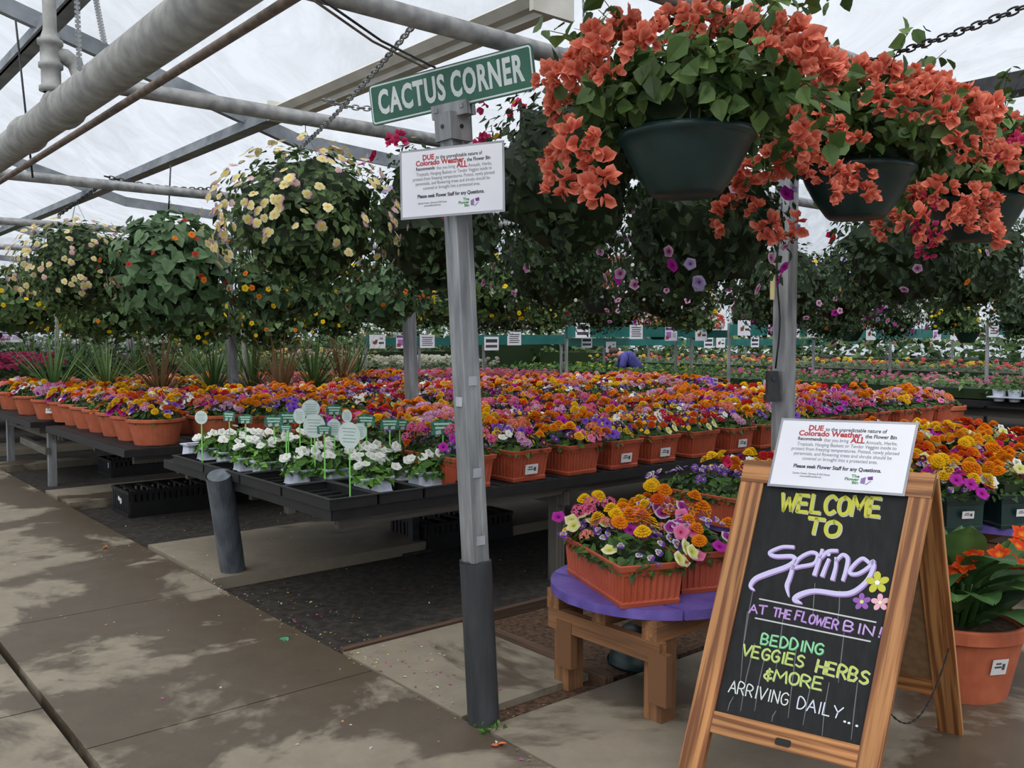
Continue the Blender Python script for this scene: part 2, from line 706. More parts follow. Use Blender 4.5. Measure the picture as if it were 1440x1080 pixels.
STROKES = {   # hand-drawn capitals in a unit box
    'W': [[(0, 1), (.22, 0), (.5, .75), (.75, 0), (1, 1)]], 'E': [[(.8, 1), (.05, 1), (0, 0), (.85, 0)], [(.02, .52), (.7, .52)]],
    'L': [[(.05, 1), (.05, 0), (.8, 0)]], 'C': [[(.9, .85), (.6, 1), (.2, .85), (.05, .5), (.2, .12), (.55, 0), (.9, .15)]],
    'O': [[(.5, 1), (.15, .85), (.05, .5), (.18, .12), (.5, 0), (.85, .15), (.95, .5), (.85, .85), (.5, 1)]],
    'M': [[(0, 0), (.1, 1), (.5, .35), (.9, 1), (1, 0)]], 'T': [[(0, 1), (1, 1)], [(.5, 1), (.5, 0)]],
    'A': [[(0, 0), (.5, 1), (1, 0)], [(.2, .38), (.82, .38)]], 'H': [[(.05, 1), (.05, 0)], [(.9, 1), (.9, 0)], [(.05, .5), (.9, .5)]],
    'F': [[(.85, 1), (.05, 1), (.05, 0)], [(.05, .55), (.7, .55)]],
    'R': [[(.05, 0), (.05, 1), (.6, 1), (.85, .78), (.6, .52), (.05, .5)], [(.4, .5), (.9, 0)]],
    'B': [[(.05, 0), (.05, 1), (.6, .98), (.75, .78), (.55, .54), (.05, .53)], [(.55, .54), (.88, .3), (.65, .02), (.05, 0)]],
    'I': [[(.5, 1), (.5, 0)]], 'N': [[(.05, 0), (.05, 1), (.9, 0), (.9, 1)]],
    'D': [[(.05, 0), (.05, 1), (.55, .95), (.9, .5), (.55, .05), (.05, 0)]],
    'G': [[(.9, .85), (.6, 1), (.2, .85), (.05, .5), (.2, .12), (.55, 0), (.88, .15), (.9, .45), (.55, .45)]],
    'V': [[(0, 1), (.45, 0), (1, 1)]], 'S': [[(.85, .88), (.5, 1), (.15, .8), (.3, .58), (.7, .45), (.85, .2), (.5, 0), (.08, .12)]],
    'Y': [[(0, 1), (.5, .5)], [(1, 1), (.5, .5), (.4, 0)]], '!': [[(.6, 1), (.5, .3)], [(.46, .08), (.46, 0)]],
    '&': [[(.95, .75), (.5, .8), (.4, .6), (.75, .5), (.3, .45), (.2, .2), (.5, .05), (.95, .2)], [(.6, 1), (.6, -.1)]],
    '.': [[(.4, .02), (.55, .06)]],
}


def hand(bd, g, body, p_bl, p_br, hgt, wd, z, col, shadow=None, slant=0.0):
    """hand lettering on board bd from photo point p_bl to p_br along the baseline"""
    a, b = np.array(bd.xy(*p_bl)), np.array(bd.xy(*p_br))
    L = np.linalg.norm(b - a)
    ex = (b - a) / L
    ey = np.array([-ex[1], ex[0]])
    units = {'I': .5, '.': .5, '!': .6, ' ': .6, 'W': 1.3, 'M': 1.25}
    tot = sum(units.get(c, 1.0) for c in body)
    x = 0.0
    for ch in body:
        uw = units.get(ch, 1.0) * L / tot
        for st in STROKES.get(ch, []):
            cw = uw * .86
            pts = [a + ex * (x + px * cw + slant * py * hgt) + ey * (py * hgt * (1 + .04 * math.sin(x * 90))) for px, py in st]
            if len(pts) > 4:
                pts = smooth_line(pts, 4) if ch in 'COSGDBR&' else pts
            for i in range(1):
                if shadow is not None:
                    bd.ribbon(g, [p + np.array([wd * .35, -wd * .35]) for p in pts], wd * 1.15, z, shadow)
                if ch in 'COSGDBR&':
                    bd.ribbon(g, pts, wd, z + .0006, col)
                else:
                    for q0, q1 in zip(pts[:-1], pts[1:]):
                        bd.ribbon(g, [q0, q1], wd, z + .0006, col)
        x += uw


# ================================================================== THE SETTING
def slab_uv(name, u0, u1, v0, v1, z0, z1, m):
    g = Geo()
    g.box(G((u0 + u1) / 2, (v0 + v1) / 2, (z0 + z1) / 2), U * (u1 - u0) / 2, V * (v1 - v0) / 2, ZA * (z1 - z0) / 2)
    return struct(name, g.mesh(name, m))


# walkway: slabs between cross joints, a strip of slabs to its left, the sunken soil beds and the cross slabs to its right
joints = [-2, 0.2, 1.85, 3.45, 5.19, 6.9, 8.6, 10.3, 12, 14, 17, 21, 28]
g = Geo()
for a, b in zip(joints[:-1], joints[1:]):
    g.box(G(1.475, (a + b) / 2, -.06), U * .6, V * ((b - a) / 2 - .004), ZA * .06)
struct('floor_walkway', g.mesh('floor_walkway', CONCW))
jl = [-2, 1.0, 3.95, 7.1, 10.2, 14, 20, 28]
g = Geo()
for a, b in zip(jl[:-1], jl[1:]):
    g.box(G(-1.08, (a + b) / 2, -.06), U * 1.92, V * ((b - a) / 2 - .006), ZA * .06)
struct('floor_aisle', g.mesh('floor_aisle', CONCD))
slab_uv('floor_soil', -6, 40, -8, 42, -.3, -.075, SOIL)
for i, (u0, u1, v0, v1) in enumerate([(2.09, 2.79, 2.80, 3.74), (2.12, 9.5, 5.40, 6.6), (2.12, 9.5, 8.72, 9.58), (2.12, 9.5, 11.68, 12.1), (2.12, 9.5, 13.3, 14.2)]):
    slab_uv('floor_cross_slab', u0, u1, v0, v1, -.12, 0, CONCD)
slab_uv('floor_slab', 2.09, 12, -3, 2.66, -.12, 0, CONC)
slab_uv('floor_mulch', 2.85, 9.0, 2.75, 3.72, -.2, -.03, MULCH)
slab_uv('floor_gap', 2.09, 2.84, 2.66, 2.80, -.2, -.03, MULCH)
g = Geo()
g.beam(G(2.10, 3.765, -.02), G(9, 3.765, -.02), .04, .06)
g.beam(G(2.82, 2.70, -.01), G(2.82, 3.74, -.01), .05, .05)
struct('floor_edging', g.mesh('floor_edging', WOODD))

# roof: film on a slope down to the gutter beam, a second slope beyond it
def roof_z(u):
    if u < -4:
        return 4.89 + .285 * (u + 4)
    if u < 3.0:
        return 3.42 - .285 * (u - 1.16)
    if u < 4.81:
        return 2.896 - .06 * (u - 3.0)
    return 2.83 + .16 * (u - 4.81)


us = [-9, -4, 3.0, 4.75, 4.9, 9, 15, 24]
vs_ = [-6, 2.2, 6.0, 9.85, 13.7, 18, 24, 33]
g = Geo()
for a, b in zip(us[:-1], us[1:]):
    if a == 4.75:
        continue
    for c, d in zip(vs_[:-1], vs_[1:]):
        g.quad(G(a, c, roof_z(a + 1e-4) + .05), G(b, c, roof_z(b - 1e-4) + .05), G(b, d, roof_z(b - 1e-4) + .05), G(a, d, roof_z(a + 1e-4) + .05))
struct('ceiling', g.mesh('ceiling', FILM))
for c in (2.2, 6.0, 9.85, 13.7, 18, 24):
    g = Geo()
    for a, b in ((-4, 3.0), (3.0, 4.81), (4.81, 15)):
        if c < 3 and a >= 3.0:
            continue
        g.beam(G(a, c, roof_z(a + 1e-4) + .0), G(b, c, roof_z(b - 1e-4) + .0), .11, .075)
        g.beam(G(a, c - .05, roof_z(a + 1e-4) - .035), G(b, c - .05, roof_z(b - 1e-4) - .035), .014, .05)
    struct('roof_beam', g.mesh('roof_beam', BEAM))
for u_, m_, wd, ht, dz in ((1.38, BEAM, .09, .08, -.05), (2.66, BEAM, .10, .07, -.06), (-1.2, BEAM, .08, .08, -.05)):
    g = Geo()
    g.beam(G(u_, 5.0 if u_ == 2.66 else -4, roof_z(u_) + dz), G(u_, 32, roof_z(u_) + dz), wd, ht)
    g.beam(G(u_ - wd / 2, 5.0 if u_ == 2.66 else -4, roof_z(u_) + dz - .03), G(u_ - wd / 2, 32, roof_z(u_) + dz - .03), .03, .02)
    struct('roof_beam', g.mesh('roof_beam', m_))
g = Geo()
g.beam(G(4.83, -5, 2.74), G(4.83, 32, 2.74), .16, .09)
struct('roof_beam', g.mesh('roof_beam', DARKM))
g = Geo()
g.quad(G(-9, 33, -.1), G(24, 33, -.1), G(24, 33, 6.0), G(-9, 33, 3.5))
struct('wall_back', g.mesh('wall_back', FILM))
g = Geo()
g.quad(G(24, 33, -.1), G(24, -6, -.1), G(24, -6, 6.0), G(24, 33, 6.0))
struct('wall_right', g.mesh('wall_right', FILM))

# ================================================================== OVERHEAD
def pipe(name, pts, r, m, label, cat='pipe', n=14, collars=(), brackets=()):
    g = Geo()
    g.tube(pts, r, n)
    t = thing(name, label, cat, tuple(np.asarray(pts[0])))
    o = link('tube', g.mesh('tube', m, True), t)
    o.location = -Vector(np.asarray(pts[0]))
    a, b = np.asarray(pts[0], float), np.asarray(pts[-1], float)
    d = (b - a) / np.linalg.norm(b - a)
    for k in collars:
        g2 = Geo()
        p = a + (b - a) * k
        g2.tube([p - d * .035, p - d * .03, p + d * .03, p + d * .035], [r * 1.02, r * 1.16, r * 1.16, r * 1.02], n)
        c_ = link('collar', g2.mesh('collar', m, True), t)
        c_.location = -Vector(a)
    return t


for v_, u0, u1, lab in ((1.96, .8, 8.5, 'grey cross pipe carrying the orange bougainvillea baskets'), (2.66, .2, 8, 'grey cross pipe passing behind the green street sign top'),
                        (4.23, 1.10, 8, 'pale grey cross pipe joined to the fat pipe, above the viola basket'), (7.0, .2, 9, 'grey cross pipe above the heart-leaved vine basket'),
                        (9.85, .2, 12, 'grey cross pipe over the yellow vine baskets far back'), (12.7, .2, 14, 'last grey cross pipe seen deep in the greenhouse')):
    pipe('support_pipe', [G(u0, v_, 2.6), G(u1, v_, 2.6)], .036, GALVP, lab, collars=(.3, .62))
bp = pipe('water_pipe', [G(1.08, -2, 2.5), G(1.08, 18, 2.5)], .078, WHITEP, 'fat pale water pipe running overhead at top left', collars=(.318, .352), n=20)
g = Geo()
q = onz(73, 150, 2.5)
prof = [(.034, .06), (.050, .065), (.050, .085), (.040, .09), (.040, .16), (.050, .165), (.050, .185), (.042, .19), (.042, .26), (.052, .265), (.052, .285), (.040, .29), (.034, .31), (.028, .33), (.028, 1.0)]
g.lathe(prof, q, 18)
g.tube([q + ZA * .225, q + ZA * .225 + U * .06, q + ZA * .20 + U * .10, q + ZA * .13 + U * .11 - V * .03, q + ZA * .06 + U * .06 - V * .05], [.034, .036, .036, .034, .034], 12)
o = link('tee', g.mesh('tee', WHITEP, True), bp)
o.location = -Vector(G(1.08, -2, 2.5))
pipe('gas_pipe', [G(1.27, -2, 2.51), G(1.33, 16, 2.55)], .018, RUST, 'thin brownish pipe running overhead beside the fat pale pipe', n=10, collars=(.45,))

t = thing('light_fixture', 'long cream strip light fixture overhead above the street sign', 'light fixture', tuple(G(2.6, 2.85, 2.9)))
t.rotation_euler = (0, 0, TH + math.pi / 2)
g = Geo()
L = 2.45
pr = [(-.11, .0), (-.075, -.035), (-.035, -.04), (-.03, -.065), (.03, -.065), (.035, -.04), (.075, -.035), (.11, .0), (.05, .04), (-.05, .04)]
vs2 = [(x, y, z) for x in (0, L) for y, z in pr]
k = len(pr)
g.add(vs2, [(i, (i + 1) % k, k + (i + 1) % k, k + i) for i in range(k)] + [tuple(range(k))[::-1], tuple(range(k, 2 * k))])
link('housing', g.mesh('housing', ALU), t)
for x in (-.02, L):
    g = Geo()
    g.box((x + .01, 0, -.01), (.012, 0, 0), (0, .115, 0), (0, 0, .06))
    link('end_cap', g.mesh('end_cap', ALU), t)


def chain(name, a, b, sag, label, link_len=.042, r=.0042, m=None):
    a, b = np.asarray(a, float), np.asarray(b, float)
    n = max(4, int(np.linalg.norm(b - a) * (1 + sag) / (link_len * .74)))
    g = Geo()
    pts = [a + (b - a) * i / n - ZA * sag * 4 * (i / n) * (1 - i / n) * np.linalg.norm(b - a) for i in range(n + 1)]
    for i in range(n):
        d = pts[i + 1] - pts[i]
        d /= np.linalg.norm(d)
        s = np.cross(d, ZA if abs(d[2]) < .95 else U)
        s /= np.linalg.norm(s)
        if i % 2:
            s = np.cross(d, s)
        c_ = (pts[i] + pts[i + 1]) / 2
        hl, hw = link_len / 2, link_len * .26
        ring = [c_ + d * hl * x + s * hw * y for x, y in ((1, 0), (.8, .8), (.3, 1), (-.3, 1), (-.8, .8), (-1, 0), (-.8, -.8), (-.3, -1), (.3, -1), (.8, -.8))]
        g.tube(ring + [ring[0]], r, 5, caps=False)
    return tag(link(name, g.mesh(name, m or DARKM, True)), label, 'chain')


chain('hanging_chain', G(1.84, 2.68, 2.63), G(2.9, 6.97, 2.655), .03, 'dark chain running back from the cross pipe behind the sign', .042, .0036, GALVP)
chain('hanging_chain', ond(1445, 8, 3.0), ond(1188, 95, 3.7), .015, 'dark chain crossing the pale roof at top right', .045, .0038)
chain('hanging_chain', G(2.0, 7.0, 2.66), G(2.82, 7.0, 2.655), .04, 'slack dark chain from the cross pipe to the viola basket', .045, .0042)
chain('hanging_chain', G(1.98, 7.0, 2.6), ond(82, 303, 7.2), .0, 'short chain hanging from a cross pipe to the leftmost viola basket', .05, .005)
chain('hanging_chain', ond(455, 140, 4.6), ond(535, 152, 4.8), .05, 'short slack pale chain just left of the sign', .045, .004, GALV)
chain('hanging_chain', ond(822, -5, 3.2), ond(824, 66, 3.2), 0, 'straight pale chain dropping beside the sign to the bougainvillea', .03, .004, GALV)
for i, (x0, y0, x1, y1, dd) in enumerate(((108, -5, 112, 100, 3.5), (134, -5, 147, 62, 3.3))):
    g = Geo()
    a, b = ond(x0, y0, dd), ond(x1, y1, dd)
    for j in range(16):
        p = a + (b - a) * (j + .5) / 16
        s = U * .012
        g.beam(p - (b - a) / 34, p + (b - a) / 34 * .4, .02, .004, V)
        g.beam(p + (b - a) / 34 * .4, p + (b - a) / 34, .008, .004, V)
    tag(link('pipe_strap', g.mesh('pipe_strap', GALV)), ('perforated metal strap hanging down to the fat pipe, nearer the tee joint', 'perforated metal strap by the fat pipe, farther from the tee joint')[i], 'strap')
for i, (pa, pb, m_) in enumerate(((ond(432, -6, 2.9), ond(600, 96, 3.5), RUST), (ond(445, -6, 2.9), ond(612, 95, 3.5), DARKM))):
    g = Geo()
    g.tube([pa, (pa + pb) / 2 - ZA * .02, pb], .0045, 6)
    tag(link('cable', g.mesh('cable', m_, True)), ('reddish cable stretched above the street sign', 'black cable stretched above the street sign')[i], 'cable')
for i, (x0, y0, x1, y1, dd) in enumerate(((20, 10, 46, 250, 5.5), (240, 232, 237, 300, 7))):
    g = Geo()
    g.tube([ond(x0, y0, dd), ond(x1, y1, dd)], .006, 6)
    tag(link('hanger_rod', g.mesh('hanger_rod', DARKM, True)), ('thin dark rod hanging at the far left under the roof', 'thin dark rod hanging above the heart-leaved vine basket')[i], 'rod')


# posts under the gutter beam and between the benches
def post(u_, v_, z1, r, m, label, lean=(0, 0), sq=True):
    g = Geo()
    a = G(u_, v_, -.08)
    b = G(u_, v_, z1) + np.array([lean[0], lean[1], 0])
    t = thing('support_post', label, 'post', tuple(a))
    if sq:
        g.beam(a, b, r * 2, r * 2, V, grain=False)
    else:
        g.tube([a, b], r, 14)
    o = link('shaft', g.mesh('shaft', m), t)
    o.location = -Vector(a)
    g = Geo()
    g.box(a + ZA * .085, U * r * 2, V * r * 2, ZA * .008)
    o = link('base_plate', g.mesh('base_plate', m), t)
    o.location = -Vector(a)
    return t


pr_ = post(4.85, 3.18, 2.72, .05, GALV, 'square galvanised post with a black cord, behind the A-frame sign')
g = Geo()
b0 = G(4.85, 3.18, 0)
cordp = [b0 + np.array([-.06, -.06, z]) + np.array([.012 * math.sin(z * 9), 0, 0]) for z in np.linspace(1.3, 2.3, 14)]
g.tube(cordp, .006, 6)
tag(link('cord', g.mesh('cord', BLACKP, True)), 'black cord taped down the post behind the A-frame sign', 'cord')
g = Geo()
pb = b0 + np.array([-.085, -.04, 1.21])
g.box(pb, (.03, 0, 0), (0, .03, 0), (0, 0, .075))
g.box(pb + np.array([0, 0, -.09]), (.04, 0, 0), (0, .035, 0), (0, 0, .02))
g.tube([pb + np.array([0, -.03, .03]), pb + np.array([0, -.045, .03])], .012, 8)
tag(link('outlet_box', g.mesh('outlet_box', DARKM)), 'dark metal outlet box on the post behind the A-frame sign', 'outlet box')
g = Geo()
pb = b0 + np.array([-.085, -.02, 1.83])
g.box(pb, (.012, 0, 0), (0, .008, 0), (0, 0, .11))
tag(link('plastic_strip', g.mesh('plastic_strip', noisy('pale_yellow', srgb(196, 184, 130), srgb(210, 198, 150)))), 'slim pale yellow strip fixed upright to the post behind the A-frame sign', 'strip')
post(4.76, 7.1, 2.6, .047, GALV, 'grey square post among the mixed flowers, right of bench middle', (-.08, 0))
post(4.3, 10.1, 2.6, .047, GALV, 'grey square post left of centre, among spiky grass plants', (-.12, 0))
post(4.75, 10.8, 2.4, .03, WHITEP, 'slim white post just right of a grey post, far left', (-.1, 0), False)
post(3.3, 14.0, 2.3, .03, WHITEP, 'slim white post at far left behind grass plants', (0, 0), False)
post(4.3, 14.0, 2.3, .045, GALV, 'short grey post at the left behind pale flowers', (0, 0))

# ================================================================== THE STREET SIGN
PB = np.array([-.11, 3.44, 0.0])
PT = np.array([-.222, 3.43, 2.33])
pl = (PT - PB) / np.linalg.norm(PT - PB)
t = thing('sign_post', 'tall grooved metal post set in a charcoal sleeve, carrying the street sign', 'post', tuple(PB))


def sub(name, g, m, t, smooth=False):
    o = link(name, g.mesh(name, m, smooth), t)
    o.location = -Vector(t.location)
    return o


g = Geo()
s1, s2 = U, V
hw = .039
# grooved square tube: each face has a shallow channel
sec = []
for sx_, sy_ in ((1, 0), (0, 1), (-1, 0), (0, -1)):
    nx = np.array([sx_, sy_])
    tx = np.array([-sy_, sx_])
    for a_, b_ in ((-.92, 1), (-.42, 1), (-.32, .86), (.32, .86), (.42, 1), (.92, 1)):
        sec.append(nx * hw * b_ + tx * hw * a_)
k = len(sec)
vs2 = []
for z in (.55, 2.30):
    c_ = PB + (PT - PB) * z / 2.33
    for p in sec:
        vs2.append(c_ + s1 * p[0] + s2 * p[1])
g.add(vs2, [(i, (i + 1) % k, k + (i + 1) % k, k + i) for i in range(k)] + [tuple(range(k, 2 * k))])
sub('shaft', g, GALV, t)
g = Geo()
c0, c1 = PB + (PT - PB) * (-.01 / 2.33), PB + (PT - PB) * (.635 / 2.33)
g.tube([c0, c1], .062, 28, caps=False)
g.tube([c1, c0 + (c1 - c0) * .9], .056, 28, caps=True)
g.lathe([(.062, 0), (.056, 0)], c1 + np.array([0, 0, .001]), 28)
sub('sleeve', g, SLEEVE, t, False)
for z, sd in ((1.33, -1), (1.25, 1), (.98, -1), (.72, -1)):
    g = Geo()
    c_ = PB + (PT - PB) * z / 2.33
    nrm = -V if sd < 0 else -U
    tx = U if sd < 0 else V
    c_ = c_ + nrm * (hw + .001)
    g.box(c_, tx * .02, ZA * .018, nrm * .0006)
    sub('tape', g, LAMIN, t)
# bracket that grips the sign
g = Geo()
cb = PB + (PT - PB) * (2.275 / 2.33)
g.box(cb - pl * .0, U * .05, V * .05, pl * .05)
STL, STR, SBR, SBL = ond(519, 121, 3.66), ond(748, 60, 3.2), ond(752, 125, 3.2), ond(528, 178, 3.66)
sb = Board(STL, STR, SBR, SBL)
xc, yc = sb.xy(637, 152)
sb.slab(g, xc - .085, xc + .085, yc - .035, yc + .016, .006, .026)
sb.slab(g, xc - .085, xc + .085, yc - .035, yc + .016, -.026, -.006)
for dx in (-.06, .06):
    sb.slab(g, xc + dx - .008, xc + dx + .008, yc - .012, yc + .004, .026, .03)
sub('bracket', g, GALV, t)
for dx, fa in ((-.02, 0), (.02, 1)):
    g = Geo()
    nn = (-V if fa == 0 else -U)
    tx = (U if fa == 0 else V)
    p = cb + nn * .05
    g.tube([p, p + nn * .004], .008, 10)
    sub('bolt', g, DARKM, t)

t = thing('street_sign', 'green street sign with white border and capitals on a tall post', 'sign', tuple((STL + SBR) / 2))
W2, H2 = sb.w / 2, sb.h / 2


def round_rect(x0, x1, y0, y1, r, n=5):
    P_ = []
    for cx, cy, a0 in ((x1 - r, y1 - r, 0), (x0 + r, y1 - r, 90), (x0 + r, y0 + r, 180), (x1 - r, y0 + r, 270)):
        for i in range(n + 1):
            a = math.radians(a0 + 90 * i / n)
            P_.append((cx + r * math.cos(a), cy + r * math.sin(a)))
    return P_


def plate(bd, g, P_, z0, z1, mi=0, col=None):
    k = len(P_)
    g.add([bd.at(x, y, z) for z in (z0, z1) for x, y in P_],
          [tuple(range(k, 2 * k)), tuple(range(k))[::-1]] + [(i, (i + 1) % k, k + (i + 1) % k, k + i) for i in range(k)], mi, col)


g = Geo()
plate(sb, g, round_rect(-W2, W2, -H2, H2, .015), -.004, .004)
sub('panel', g, SIGNG, t)
g = Geo()
for sgn in (1, -1):
    o_ = round_rect(-W2 + .005, W2 - .005, -H2 + .005, H2 - .005, .013)
    i_ = round_rect(-W2 + .011, W2 - .011, -H2 + .011, H2 - .011, .009)
    k = len(o_)
    g.add([sb.at(x, y, .0045 * sgn) for x, y in o_ + i_], [(i, (i + 1) % k, k + (i + 1) % k, k + i) for i in range(k)])
SIGNW = noisy('sign_white', srgb(198, 208, 208), srgb(212, 220, 220), 8, 0.5)
sub('border', g, SIGNW, t)
g = Geo()
for word, x0p, x1p in (('CACTUS', (533, 143), (627, 122)), ('CORNER', (635, 122), (738, 97))):
    vs3, fs3 = text_geo(word, .128, .0045, 'LEFT', 0, 1.12, .74)
    xa, ya = sb.xy(*x0p)
    xb, yb = sb.xy(*x1p)
    sc_ = (xb - xa) / (vs3[:, 0].max() - vs3[:, 0].min())
    vv = [((p[0] - vs3[:, 0].min()) * sc_, (p[1] - (vs3[:, 1].max() + vs3[:, 1].min()) / 2), 0) for p in vs3]
    sb.put(g, vv, fs3, xa, .004, .0052, None)
sub('lettering', g, SIGNW, t)

# ------------------------------------------------------------------ the two laminated notices
INK, GREY, RED, LG, LP = (.03, .03, .035), (.17, .17, .19), (.50, .07, .08), (.08, .28, .10), (.30, .22, .45)


def notice(name, label, tl, tr, br, bl):
    bd = Board(tl, tr, br, bl)
    t = thing(name, label, 'notice', tuple((np.asarray(tl) + np.asarray(br)) / 2))
    hx, hy = bd.w / 2, bd.h / 2
    g = Geo()
    bd.slab(g, -hx, hx, -hy, hy, -.0012, .0004)
    sub('laminate', g, LAMIN, t)
    g = Geo()
    m_ = .008
    bd.slab(g, -hx + m_, hx - m_, -hy + m_, hy - m_, .0004, .0012)
    sub('sheet', g, PAPER, t)
    g = Geo()
    k = bd.w / .43
    ky = bd.h / .28

    def ln(x, y, body, size, col, bold=0.0, al='CENTER', wid=None):
        vs3, fs3 = text_geo(body, size, bold, al)
        if not len(vs3):
            return
        sc = 1.0
        if wid:
            sc = wid / (vs3[:, 0].max() - vs3[:, 0].min())
        bd.put(g, [(p[0] * sc * k, p[1] * ky, 0) for p in vs3], fs3, x * k, y * ky, .0018, col)

    ln(-.094, .103, 'DUE', .029, RED, .0011, wid=.048)
    ln(.032, .100, 'to the unpredictable nature of', .0205, INK, .0003, wid=.19)
    ln(-.044, .081, 'Colorado Weather,', .029, RED, .0011, wid=.205)
    ln(.113, .078, 'the Flower Bin', .0205, INK, .0004, wid=.095)
    ln(-.107, .059, 'Recommends', .0195, INK, .0004, wid=.078)
    ln(-.022, .057, 'that you bring', .0195, GREY, 0, wid=.078)
    ln(.045, .060, 'ALL', .029, RED, .0011, wid=.045)
    ln(.118, .055, 'Annuals, Herbs,', .0195, GREY, 0, wid=.095)
    ln(.010, .037, 'Tropicals, Hanging Baskets or Tender Veggies inside to', .0195, GREY, 0, wid=.31)
    ln(.008, .018, 'protect from freezing temperatures. Potted, newly planted', .0195, GREY, 0, wid=.335)
    ln(.004, -.001, 'perennials, and flowering trees and shrubs should be', .0195, GREY, 0, wid=.305)
    ln(.000, -.020, 'covered or brought into a protected area.', .0195, GREY, 0, wid=.235)
    ln(-.004, -.052, 'Please seek Flower Staff for any Questions.', .0205, INK, .0006, wid=.275)
    ln(-.080, -.080, 'Garden Center, Nursery & Gift House', .0115, INK, 0, wid=.12)
    ln(-.080, -.091, 'www.theflowerbin.net', .0115, INK, 0, wid=.07)
    for i_, s_ in enumerate(('The', 'Flower', 'Bin')):
        ln(.072, -.078 - i_ * .0125, s_, .0155, LG, .0005, 'RIGHT')
    for P_, c_ in ((((.078, -.085), (.092, -.078), (.092, -.106), (.078, -.104)), LP), (((.096, -.078), (.112, -.074), (.114, -.088), (.100, -.090)), (.2, .08, .3)),
                   (((.094, -.106), (.108, -.092), (.110, -.094), (.095, -.110)), LP)):
        g.add([bd.at(x * k, y * ky, .0018) for x, y in P_], [(0, 1, 2, 3)], 0, c_)
    sub('printing', g, PRINT, t)
    return bd


notice('notice', 'laminated white notice taped to the tall post under the street sign', ond(562, 213, 3.40), ond(709, 197, 3.27), ond(710, 298, 3.27), ond(564, 309, 3.40))

# ================================================================== THE A-FRAME CHALKBOARD
ATL, ATR = np.array([.816, 3.14, 1.067]), np.array([1.323, 2.80, 1.067])
ABL, ABR = np.array([.544, 2.95, .0]), np.array([1.051, 2.61, .0])
ab = Board(ATL, ATR, ABR, ABL)
AW, AH = ab.w / 2, ab.h / 2
af = thing('sandwich_board', 'wood-framed A-frame chalkboard sign with hand-lettered greeting, standing on the concrete', 'sign', tuple((ABL + ABR) / 2))
X = lambda s: (s - .5) * ab.w
Y = lambda tt: (.5 - tt) * ab.h
for s0, s1 in ((0, .132), (.893, 1.0)):
    g = Geo()
    ab.slab(g, X(s0), X(s1), Y(1.0), Y(.0), -.028, 0, grain='y')
    sub('stile', g, WOODA, af)
for t0, t1 in ((0.0, .068), (.765, .828)):
    g = Geo()
    ab.slab(g, X(.132) if t0 else X(0), X(.893) if t0 else X(1.0), Y(t1), Y(t0), -.024 if t0 else -.026, -.001 if t0 else .003, grain='x')
    sub('rail', g, WOODA, af)
g = Geo()
ab.slab(g, X(.125), X(.90), Y(.775), Y(.05), -.020, -.009)
sub('chalkboard', g, CHALKB, af)
g = Geo()
ab.slab(g, X(.02), X(.98), Y(.80), Y(.02), -.026, -.0205)
sub('backing', g, HARDB, af)
# rubber pad on the bottom rail
g = Geo()
px_, py_ = ab.xy(1101, 1044)
plate(ab, g, round_rect(px_ - .024, px_ + .024, py_ - .011, py_ + .011, .006), -.001, .004)
sub('rubber_pad', g, BLACKP, af)

# chalk
YG, WH, LAV, PUR, GRN, YEL, PINK = (.56, .56, .08), (.72, .74, .80), (.62, .58, .86), (.30, .13, .44), (.16, .55, .26), (.72, .58, .04), (.78, .45, .55)
Z0 = -.0085
g = Geo()
hand(ab, g, 'WELCOME', (1096, 717), (1240, 726), .058, .0105, Z0, YG, (.45, .48, .36))
sub('chalk_word', g, PRINT, af)
g = Geo()
hand(ab, g, 'TO', (1132, 748), (1182, 755), .050, .0105, Z0, YG, (.50, .55, .45))
sub('chalk_word', g, PRINT, af)
g = Geo()
hand(ab, g, 'AT', (1052, 861), (1078, 864), .027, .0042, Z0, (.52, .36, .68), PUR)
sub('chalk_word', g, PRINT, af)
g = Geo()
hand(ab, g, 'THE', (1085, 866), (1112, 871), .028, .0042, Z0, (.52, .36, .68), PUR)
sub('chalk_word', g, PRINT, af)
g = Geo()
hand(ab, g, 'FLOWER', (1116, 871), (1178, 886), .030, .0045, Z0, (.50, .34, .68), PUR)
sub('chalk_word', g, PRINT, af)
g = Geo()
hand(ab, g, 'BIN!', (1184, 886), (1242, 897), .030, .0045, Z0, (.56, .42, .72), PUR)
sub('chalk_word', g, PRINT, af)
g = Geo()
hand(ab, g, 'BEDDING', (1068, 905), (1158, 921), .033, .0052, Z0, (.30, .66, .38), (.08, .34, .15))
sub('chalk_word', g, PRINT, af)
g = Geo()
hand(ab, g, 'VEGGIES', (1042, 921), (1131, 939), .036, .0052, Z0, (.52, .66, .20), (.30, .40, .16))
sub('chalk_word', g, PRINT, af)
g = Geo()
hand(ab, g, 'HERBS', (1145, 944), (1222, 963), .038, .0058, Z0, (.54, .62, .14), (.50, .58, .45))
sub('chalk_word', g, PRINT, af)
g = Geo()
hand(ab, g, '&MORE', (1070, 954), (1158, 971), .036, .0052, Z0, (.54, .66, .22), (.30, .40, .20))
sub('chalk_word', g, PRINT, af)
g = Geo()
hand(ab, g, 'ARRIVING', (1023, 973), (1108, 993), .038, .0038, Z0, (.66, .72, .70))
sub('chalk_word', g, PRINT, af)
g = Geo()
hand(ab, g, 'DAILY', (1119, 996), (1184, 1012), .036, .0038, Z0, (.66, .72, .84))
sub('chalk_word', g, PRINT, af)
g = Geo()
for q in ((1187, 1015), (1193, 1017), (1204, 1021)):
    p = np.array(ab.xy(*q))
    plate(ab, g, [(p[0] + .0045 * math.cos(a), p[1] + .0035 * math.sin(a)) for a in np.linspace(0, 2 * math.pi, 9)[:-1]], Z0, Z0 + .0006, 0, (.7, .75, .82))
sub('chalk_dots', g, PRINT, af)
